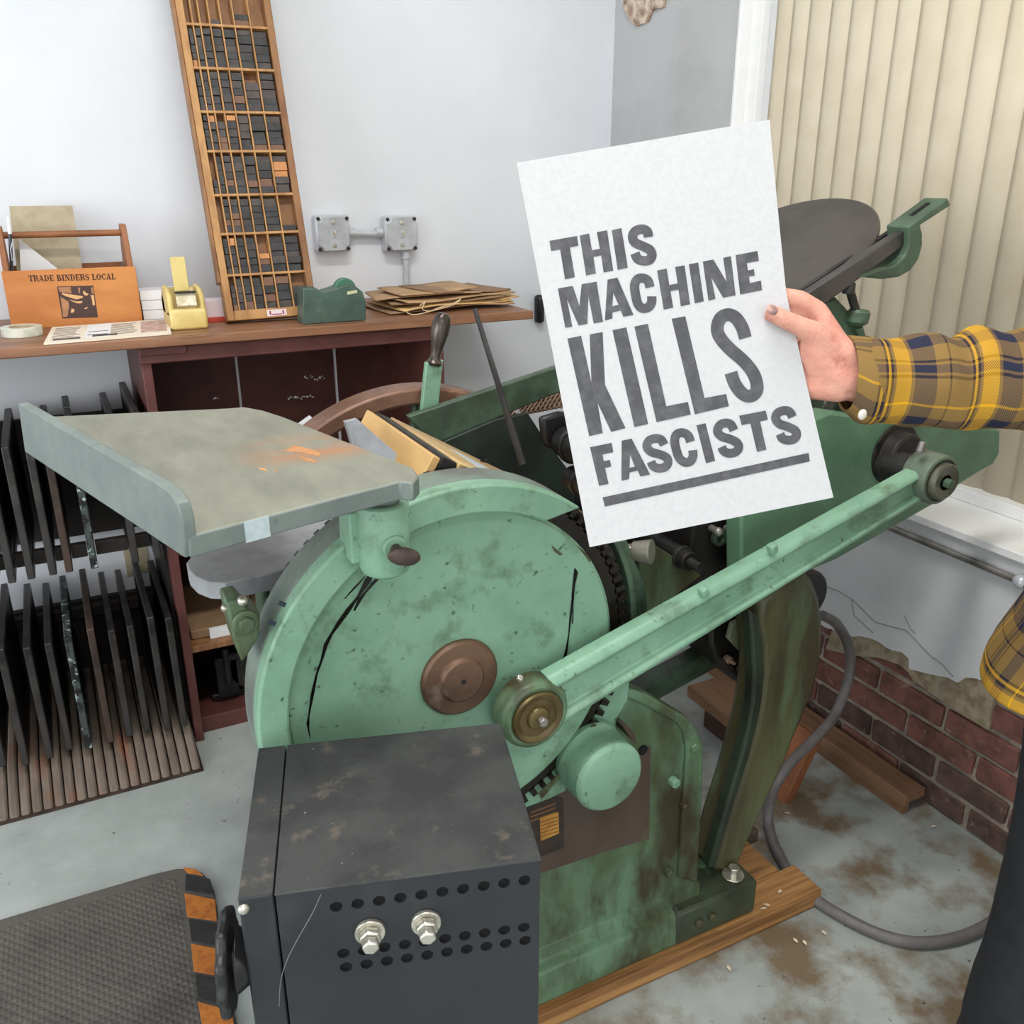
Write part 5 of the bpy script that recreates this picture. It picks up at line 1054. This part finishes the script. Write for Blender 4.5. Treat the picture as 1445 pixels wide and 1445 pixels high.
def letter(loops, ox, oy, sc):
    bm = B(); plate(bm, [[onp(ox+x/sc, oy+y/sc)+pnrm*.0009 for x, y in l] for l in loops], tuple(-pnrm*.0003)); obj('letter', bm, ink_m, po)
def stroke(path, w):
    pts = cr([(x, y, 0) for x, y in path], 6); n = len(pts); Lf, Rt = [], []
    for i, p in enumerate(pts):
        d = (pts[min(i+1, n-1)]-pts[max(i-1, 0)]).normalized(); s = V((-d.y, d.x, 0))*w/2
        Lf.append((p.x+s.x, p.y+s.y)); Rt.append((p.x-s.x, p.y-s.y))
    # small quads overlap safely round the bends
    return [Lf, Rt]
def sletter(path, w, ox, oy, sc):
    Lf, Rt = stroke(path, w); bm = B(); f = [bm.verts.new(onp(ox+x/sc, oy+y/sc)+pnrm*.0009) for x, y in Lf]; g = [bm.verts.new(onp(ox+x/sc, oy+y/sc)+pnrm*.0009) for x, y in Rt]
    for i in range(len(f)-1): bm.faces.new((f[i], f[i+1], g[i+1], g[i]))
    o = obj('letter', bm, ink_m, po)
    for p in o.data.polygons: p.use_smooth = False
A4 = (760, 300, 4.25); B4 = (780, 420, 4.516); C4 = (820, 560, 4.25)
for loops, f in (
 ([[(65, 170), (230, 141), (238, 199), (187, 210), (217, 388), (158, 401), (129, 222), (75, 231)]], A4),
 ([[(246, 139), (302, 126), (320, 227), (367, 218), (349, 118), (410, 107), (447, 349), (390, 360), (374, 257), (328, 267), (343, 365), (285, 378)]], A4),
 ([[(438, 106), (496, 94), (534, 331), (474, 344)]], A4),
 ([[(115, 456), (205, 440), (244, 560), (258, 430), (347, 415), (386, 655), (330, 665), (298, 500), (292, 668), (240, 678), (168, 514), (202, 685), (160, 692)]], A4),
 ([[(413, 403), (472, 391), (568, 614), (508, 625), (492, 588), (442, 599), (442, 636), (397, 647)], [(447, 480), (442, 562), (479, 553)]], A4),
 ([[(710, 348), (767, 337), (783, 435), (833, 425), (818, 327), (874, 317), (908, 550), (852, 562), (838, 462), (790, 472), (806, 571), (750, 582)]], A4),
 ([[(900, 311), (956, 300), (990, 533), (936, 545)]], A4),
 ([[(984, 294), (1047, 282), (1127, 417), (1106, 272), (1152, 262), (1180, 497), (1106, 511), (1034, 388), (1060, 518), (1018, 529)]], A4),
 ([[(1180, 256), (1311, 231), (1320, 290), (1247, 303), (1254, 348), (1290, 340), (1295, 378), (1260, 385), (1266, 423), (1332, 409), (1338, 466), (1208, 492)]], A4),
 ([[(93, 262), (180, 243), (246, 542), (235, 235), (317, 220), (332, 555), (463, 832), (372, 855), (284, 668), (318, 863), (232, 883)]], B4),
 ([[(380, 208), (468, 190), (607, 805), (519, 825)]], B4),
 ([[(519, 185), (605, 167), (722, 692), (860, 665), (879, 745), (661, 794)]], B4),
 ([[(757, 135), (843, 119), (966, 640), (1103, 614), (1121, 692), (905, 744)]], B4),
 ([[(53, 302), (182, 276), (192, 332), (128, 346), (135, 385), (172, 378), (181, 418), (143, 426), (164, 522), (107, 533)]], C4),
 ([[(243, 263), (302, 250), (413, 466), (356, 478), (338, 443), (289, 454), (287, 493), (241, 503)], [(292, 345), (290, 425), (322, 418)]], C4),
 ([[(691, 171), (745, 158), (803, 384), (748, 398)]], C4),
 ([[(947, 113), (1105, 82), (1119, 137), (1072, 148), (1110, 317), (1054, 330), (1014, 160), (962, 170)]], C4)): letter(loops, *f)
for path, w, f in (
 ([(658, 148), (650, 114), (617, 100), (577, 115), (563, 150), (580, 182), (625, 203), (665, 224), (679, 255), (664, 284), (628, 290), (594, 278), (577, 244)], 57, A4),
 ([(667, 449), (655, 410), (625, 394), (590, 402), (575, 440), (582, 500), (595, 548), (622, 574), (657, 568), (676, 540), (678, 503)], 56, A4),
 ([(1226, 258), (1205, 190), (1165, 130), (1115, 109), (1065, 135), (1047, 200), (1068, 260), (1130, 330), (1220, 410), (1280, 490), (1301, 570), (1283, 615), (1240, 628), (1195, 600), (1155, 540), (1134, 478)], 82, B4),
 ([(497, 288), (480, 258), (448, 250), (408, 262), (393, 298), (420, 330), (470, 345), (512, 365), (520, 395), (500, 422), (462, 428), (432, 415), (418, 388)], 53, C4),
 ([(655, 270), (640, 232), (605, 215), (570, 228), (560, 268), (572, 325), (590, 370), (625, 393), (655, 385), (670, 355), (668, 320)], 54, C4),
 ([(915, 202), (898, 168), (868, 157), (832, 170), (817, 207), (842, 238), (895, 255), (935, 278), (943, 308), (922, 332), (885, 338), (855, 325), (841, 300)], 54, C4),
 ([(1266, 122), (1250, 92), (1220, 82), (1180, 95), (1165, 130), (1190, 163), (1240, 180), (1282, 203), (1290, 232), (1270, 255), (1235, 260), (1205, 248), (1191, 222)], 54, C4)): sletter(path, w, *f)
bm = B(); plate(bm, [[onp(C4[0]+x/C4[2], C4[1]+y/C4[2])+pnrm*.0009 for x, y in ((128, 603), (1363, 336), (1370, 387), (142, 658))]], tuple(-pnrm*.0003)); obj('rule', bm, ink_m, po)

# ================================================================== person holding the poster (mostly beyond the right edge of the frame)
pdep = (onp(1115, 470)-CAM).dot(V((sY*cP, cY*cP, -sP)))      # depth of the poster along the view axis
per = thing('person', 'person in yellow and navy plaid shirt and dark trousers holding the poster', 'person', (1.34, .62, 0))
caps = []
def cap(a, ra, b, rb): caps.append((V(a), ra, V(b), rb))
def hp(px, py, off): 
    d = ray(px, py); t = (PT[0]-CAM).dot(pnrm)/d.dot(pnrm); return CAM + d*t + d.normalized()*off
def hq(px, py, dep): return PD(px, py, dep)
# thumb lies on the face of the paper, fingers run behind it
cap(hp(1091, 442, -.0105), .0092, hp(1103, 449, -.0115), .0102); cap(hp(1103, 449, -.0115), .0102, hp(1126, 459, -.012), .0108)
cap(hp(1126, 459, -.012), .0108, hp(1148, 470, -.008), .0135); cap(hp(1148, 470, -.008), .0138, hp(1172, 498, .004), .019)
W1, W2 = hq(1188, 502, pdep+.010), hq(1188, 538, pdep+.012)
cap(hp(1150, 492, .004), .0195, hp(1168, 520, .008), .021); cap(hp(1140, 500, .006), .0135, hp(1158, 530, .012), .018)
cap(hp(1168, 520, .008), .021, W2, .020); cap(hp(1172, 498, .006), .020, W1, .021)
K = [(1152, 441), (1156, 458), (1152, 486), (1150, 522)]      # knuckle row seen from the palm side
KD = [.018, .030, .034, .026]
for (x, y), d_, r in zip(K, KD, (.0135, .014, .014, .0135)):
    cap(hp(x, y, d_), r, hq(1186, 505+(y-441)*.35, pdep+.016), .019)
F = [[(1128, 424), (1098, 418), (1072, 416)], [(1128, 450), (1090, 452), (1058, 452)], [(1128, 488), (1094, 492), (1064, 490)], [(1134, 530), (1108, 532), (1086, 530)]]
FDp = [(.014, .0115, .0105), (.022, .013, .011), (.022, .013, .011), (.019, .012, .0105)]
for (x, y), d_, f, fd, r in zip(K, KD, F, FDp, (.0118, .0112, .0108, .0098)):
    pts = [hp(x, y, d_)] + [hp(a, b, c) for (a, b), c in zip(f, fd)]
    rr = (r+.0018, r, r*.92, r*.82)
    for i in range(3): cap(pts[i], rr[i], pts[i+1], rr[i+1])
cap(hp(1136, 548, .014), .012, hq(1184, 548, pdep+.014), .016)
wr_, el = hq(1196, 522, pdep+.012), V((1.085, .70, 1.315))
sh = V((1.26, .60, 1.40))
cap(W1, .021, hq(1225, 520, pdep+.016), .027); cap(W2, .020, hq(1225, 540, pdep+.016), .026)
cap(hq(1225, 530, pdep+.016), .030, el, .040); cap(el, .042, sh, .044)
# trunk, neck, head, other arm, legs
HX, HYp = 1.43, .62
cap((HX-.08, HYp, .93), .115, (HX+.08, HYp, .93), .115); cap((HX-.06, HYp, 1.15), .10, (HX+.06, HYp, 1.15), .10); cap((HX-.11, HYp-.0, 1.36), .085, (HX+.11, HYp, 1.36), .085)
cap((HX, HYp, .95), .12, (HX, HYp, 1.33), .095); cap(sh, .045, (HX, HYp, 1.41), .06); cap((HX+.17, HYp, 1.39), .045, (HX, HYp, 1.41), .06)
cap((HX, HYp, 1.44), .055, (HX, HYp-.02, 1.56), .052)
hc_ = V((HX, HYp-.035, 1.645))
cap(hc_+V((0, .02, .035)), .082, hc_+V((0, .0, .01)), .080); cap(hc_+V((0, -.02, -.03)), .062, hc_+V((0, -.035, -.065)), .045)
cap(hc_+V((0, -.082, .005)), .010, hc_+V((0, -.100, -.022)), .014)
for s in (-1, 1): cap(hc_+V((s*.080, .01, .01)), .014, hc_+V((s*.082, .012, -.02)), .011)
ls, le_, lw = V((HX+.18, HYp, 1.40)), V((HX+.235, HYp+.02, 1.12)), V((HX+.22, HYp-.06, .88))
cap(ls, .05, le_, .042); cap(le_, .040, lw, .027); cap(lw, .026, lw+V((-.005, -.02, -.07)), .034)
for k in range(4): cap(lw+V((-.022+k*.015, -.022, -.085)), .0105, lw+V((-.022+k*.015, -.03, -.15-.012*(k in (1, 2)))), .0085)
cap(lw+V((-.03, -.02, -.04)), .012, lw+V((-.05, -.04, -.09)), .010)
for s in (-1, 1): cap((HX+s*.095, HYp, .90), .085, (HX+s*.10, HYp-.01, .50), .058); cap((HX+s*.10, HYp-.01, .50), .056, (HX+s*.105, HYp+.02, .11), .042)
def capsule(bm, a, ra, b, rb, seg=16):
    d = b-a
    if d.length < 1e-6: return
    M = axisM(d); L = d.length; prf = []
    for k in range(6): t = -PI/2+PI/2*k/5; prf.append((ra*math.sin(t), ra*math.cos(t)))
    for k in range(6): t = PI/2*k/5; prf.append((L+rb*math.sin(t), rb*math.cos(t)))
    prf[0] = (prf[0][0], 0); prf[-1] = (prf[-1][0], 0)
    lathe(bm, a, d, prf, seg)
bm = B()
for c in caps: capsule(bm, *c)
o = obj('body', bm, skin_m, per, ang=180)
rm = o.modifiers.new('remesh', 'REMESH'); rm.mode = 'VOXEL'; rm.voxel_size = .0032; rm.use_smooth_shade = True
smo = o.modifiers.new('smooth', 'SMOOTH'); smo.factor = .5; smo.iterations = 6
# thumb nail
bm = B(); n0 = hp(1090, 437, -.0192); M = Mx((pu.normalized(), pvv.normalized(), pnrm)).transposed()
sph(bm, n0, .0062, (1.15, .85, .35), 14, M @ Mx.Rotation(math.radians(38), 3, 'Z')); obj('thumb_nail', bm, nail_m, per, label='darkened thumb nail')
# face details and hair on the head beyond the frame
for s in (-1, 1):
    bm = B(); sph(bm, hc_+V((s*.031, -.072, .012)), .011); obj('eye', bm, mk('eye', (70, 60, 54), rough=.2), per)
    bm = B(); box(bm, hc_+V((s*.031, -.083, .032)), (.03, .006, .005)); obj('eyebrow', bm, hair_m, per, bev=.002)
bm = B(); box(bm, hc_+V((0, -.079, -.052)), (.042, .008, .008)); obj('mouth', bm, mk('lips', (170, 104, 96), rough=.5), per, bev=.003)
bm = B(); sph(bm, hc_+V((0, .026, .045)), .093, (1, 1.02, .92), 24)
bmesh.ops.bisect_plane(bm, geom=bm.verts[:]+bm.edges[:]+bm.faces[:], plane_co=hc_+V((0, -.03, .035)), plane_no=V((0, -.75, -.6)), clear_outer=True); obj('hair', bm, hair_m, per, ang=60)
# cloth tubes with a woven UV grid
def clothtube(name, rings, m, per_m=.105, seg=40, wr=.0, caps_=False):
    """rings: (centre, half-up vector, half-side vector)"""
    bm = B(); uvl = bm.loops.layers.uv.new('UVMap'); rows = []; us = [0]
    for i in range(1, len(rings)): us.append(us[-1]+(rings[i][0]-rings[i-1][0]).length)
    cir = 2*PI*(rings[len(rings)//2][1].length+rings[len(rings)//2][2].length)/2
    nv_ = cir/per_m
    for i, (c, a, b) in enumerate(rings):
        row = []
        for k in range(seg):
            t = 2*PI*k/seg; p = c + a*math.cos(t) + b*math.sin(t)
            if wr:
                n = (p-c).normalized(); p += n*wr*(mnoise.noise((us[i]*26, math.cos(t)*1.4+3, math.sin(t)*1.4)) + .6*math.sin(us[i]*75+2.2*math.cos(t)+1.5*math.sin(2*t)))
            row.append(bm.verts.new(p))
        rows.append(row)
    for i in range(len(rows)-1):
        for k in range(seg):
            f = bm.faces.new((rows[i][k], rows[i][(k+1) % seg], rows[i+1][(k+1) % seg], rows[i+1][k]))
            for l, (uu, vv) in zip(f.loops, ((us[i], k), (us[i], k+1), (us[i+1], k+1), (us[i+1], k))): l[uvl].uv = (uu/per_m, vv/seg*nv_)
    o = obj(name, bm, m, per, ang=70); sd = o.modifiers.new('thick', 'SOLIDIFY'); sd.thickness = .003; sd.offset = -1
    return o
prof_s = [(1190, 475, 579), (1196, 475.5, 584), (1215, 477, 597), (1236, 477.5, 597.5), (1246, 476.5, 597), (1262, 476, 597), (1280, 474, 601), (1300, 473, 604), (1316, 472, 605), (1330, 475, 605), (1343, 476, 605), (1358, 467, 605), (1374, 462, 606), (1390, 465, 606), (1406, 470, 607), (1425, 466, 607), (1445, 463, 607), (1475, 460, 611)]
rg = []
for i, (x, a, b) in enumerate(prof_s):
    d_ = pdep + .014 + (x-1190)/285*.045; c = PD(x+(4 if i < 2 else 0), (a+b)/2, d_); h = (PD(x, a, d_)-PD(x, b, d_))/2
    fwd_ = V((sY*cP, cY*cP, -sP)); rg.append((c, h, fwd_*h.length*.86))
# densify
def dens(r, n=4):
    C = cr([x[0] for x in r], n); A = cr([x[1] for x in r], n); Bv = cr([x[2] for x in r], n); return list(zip(C, A, Bv))
r_ = dens(rg, 4)
la = rg[-1]
c_end = la[0]
for t in (.35, .7, 1.0, 1.3): 
    c = c_end.lerp(sh, t); f = 1-.05*t; r_.append((c, (la[1].normalized()*la[1].length*f).lerp(V((-.03, -.02, .07)), min(1, t*.6)), la[2]*f))
clothtube('sleeve', r_[5:], plaid_m, .105, 44, .0026)
ck = r_[:12]
clothtube('cuff', [(c, a*1.02, b*1.02) for c, a, b in ck], plaid_m, .105, 44, .0012)
bm = B(); p = PD(1217, 585, pdep-.03); sph(bm, p, .006, (1, .5, 1)); obj('cuff_button', bm, mk('button', (200, 194, 184), rough=.25), per)
# shirt body with its flared open tail, left sleeve
tz = [(1.50, .068, .066, HX), (1.482, .105, .08, HX), (1.455, .19, .095, HX), (1.40, .228, .115, HX), (1.30, .222, .135, HX-.0), (1.20, .22, .14, HX-.0), (1.08, .228, .148, HX-.012), (.98, .25, .152, HX-.04), (.91, .285, .155, HX-.075), (.885, .29, .155, HX-.08)]
clothtube('shirt', dens([(V((cx_, HYp, z)), V((w, 0, 0)), V((0, d, 0))) for z, w, d, cx_ in tz], 4), plaid_m, .115, 64, .004)
clothtube('sleeve', dens([(ls+V((0, 0, .03)), V((.06, 0, .02)), V((0, .07, 0))), (ls.lerp(le_, .4), V((.07, 0, 0)), V((0, .07, 0))), (le_, V((.064, 0, 0)), V((0, .064, 0))), (le_.lerp(lw, .95), V((.048, 0, 0)), V((0, .048, 0)))], 5), plaid_m, .105, 36, .003)
# trousers
for s in (-1, 1):
    x = HX+s*.10
    clothtube('trouser_leg', dens([(V((x-s*.005, HYp, .98)), V((.105, 0, 0)), V((0, .135, 0))), (V((x, HYp, .82)), V((.112, 0, 0)), V((0, .125, 0))), (V((x+s*.01, HYp-.005, .50)), V((.095, 0, 0)), V((0, .10, 0))), (V((x+s*.015, HYp+.01, .20)), V((.088, 0, 0)), V((0, .092, 0))), (V((x+s*.015, HYp+.01, .06)), V((.09, 0, 0)), V((0, .096, 0)))], 5), navy_m, .1, 36, .003)
    bm = B(); sph(bm, (x+s*.015, HYp-.05, .052), .052, (.95, 2.5, .95), 20); bmesh.ops.bisect_plane(bm, geom=bm.verts[:]+bm.edges[:]+bm.faces[:], plane_co=(0, 0, .014), plane_no=(0, 0, -1), clear_outer=True)
    plate(bm, [[(x+s*.015+.05*math.cos(t)*1.0, HYp-.05+.132*math.sin(t), .001) for t in [2*PI*k/24 for k in range(24)]]], (0, 0, .02)); obj('boot', bm, boot_m, per, ang=60)

# ================================================================== pieces that belong to a part go one level deeper
SUB = {'crank_cap': 'crank_eye', 'crank_bolt': 'crank_eye', 'bed_cap': 'bed_eye', 'bed_bolt': 'bed_eye', 'foot_bolt': 'foot', 'frame_bolt': 'side_frame', 'frame_rib': 'side_frame', 'bare_panel': 'side_frame',
       'plate_panel': 'maker_plate', 'plate_print': 'maker_plate', 'oil_hole': 'side_frame', 'hub_dimple': 'hub', 'lug_bolt': 'guard_lug', 'lug_rivet': 'guard_lug', 'wing_screw': 'board_socket', 'socket_boss': 'board_socket',
       'lever_handle': 'throw_off_lever', 'oil_run': 'gear_disc', 'grease_patch': 'gear_disc', 'gauge_pin': 'tympan', 'blue_sheet': 'tympan', 'worn_scrape': 'feed_board', 'tape_patch': 'feed_board', 'board_lip': 'feed_board',
       'arm_lug': 'side_arm', 'casting_mark': 'side_arm', 'flywheel_hub': 'flywheel_rim', 'flywheel_spoke': 'flywheel_rim', 'boss_screw': 'shaft_boss', 'shaft_boss': None, 'hook_slot': 'rail_hook', 'adjusting_bolt': 'rail_bracket',
       'bracket_knob': 'rail_bracket', 'bracket_stem': 'rail_bracket', 'tray_stud': 'motor_housing', 'tray_lip': 'motor_housing', 'leg_rib': 'curved_leg', 'paint_chip': 'gear_guard', 'belt_weave': 'belt_guard', 'plinth_bolt': 'base_plinth',
       'washer': 'vented_panel', 'nut': 'vented_panel', 'bolt_head': 'vented_panel', 'scratch': 'vented_panel', 'wheel_hub': 'handwheel', 'cap_top': 'end_cap', 'rivet': 'end_cap', 'vent_backing': 'body',
       'screw': 'cover', 'toggle_plate': 'cover', 'toggle': 'cover', 'corner_screw': 'box', 'letter': ('front_panel', 'sheet'), 'rule': 'sheet', 'woodcut': 'front_panel', 'woodcut_ground': 'front_panel', 'woodcut_light': 'front_panel',
       'thumb_nail': 'body', 'eye': 'body', 'eyebrow': 'body', 'mouth': 'body', 'hair': 'body', 'cuff_button': 'cuff', 'rail_splice': 'top_rail', 'label_print': 'label', 'print_lines': 'pages', 'headline': 'pages', 'printed_picture': 'pages',
       'pale_column': 'pages', 'stud': 'sheet', 'orange_block': 'sheet', 'black_block': 'sheet', 'clip': 'barrel'}
base = lambda n: n.split('.')[0]
for root in [o for o in COL.objects if o.parent is None and o.children]:
    kids = list(root.children); first = {}
    for c in kids: first.setdefault(base(c.name), c)
    for c in kids:
        t = SUB.get(base(c.name))
        for n in ((t,) if isinstance(t, str) else t or ()):
            if n in first and first[n] is not c: c.parent = first[n]; break
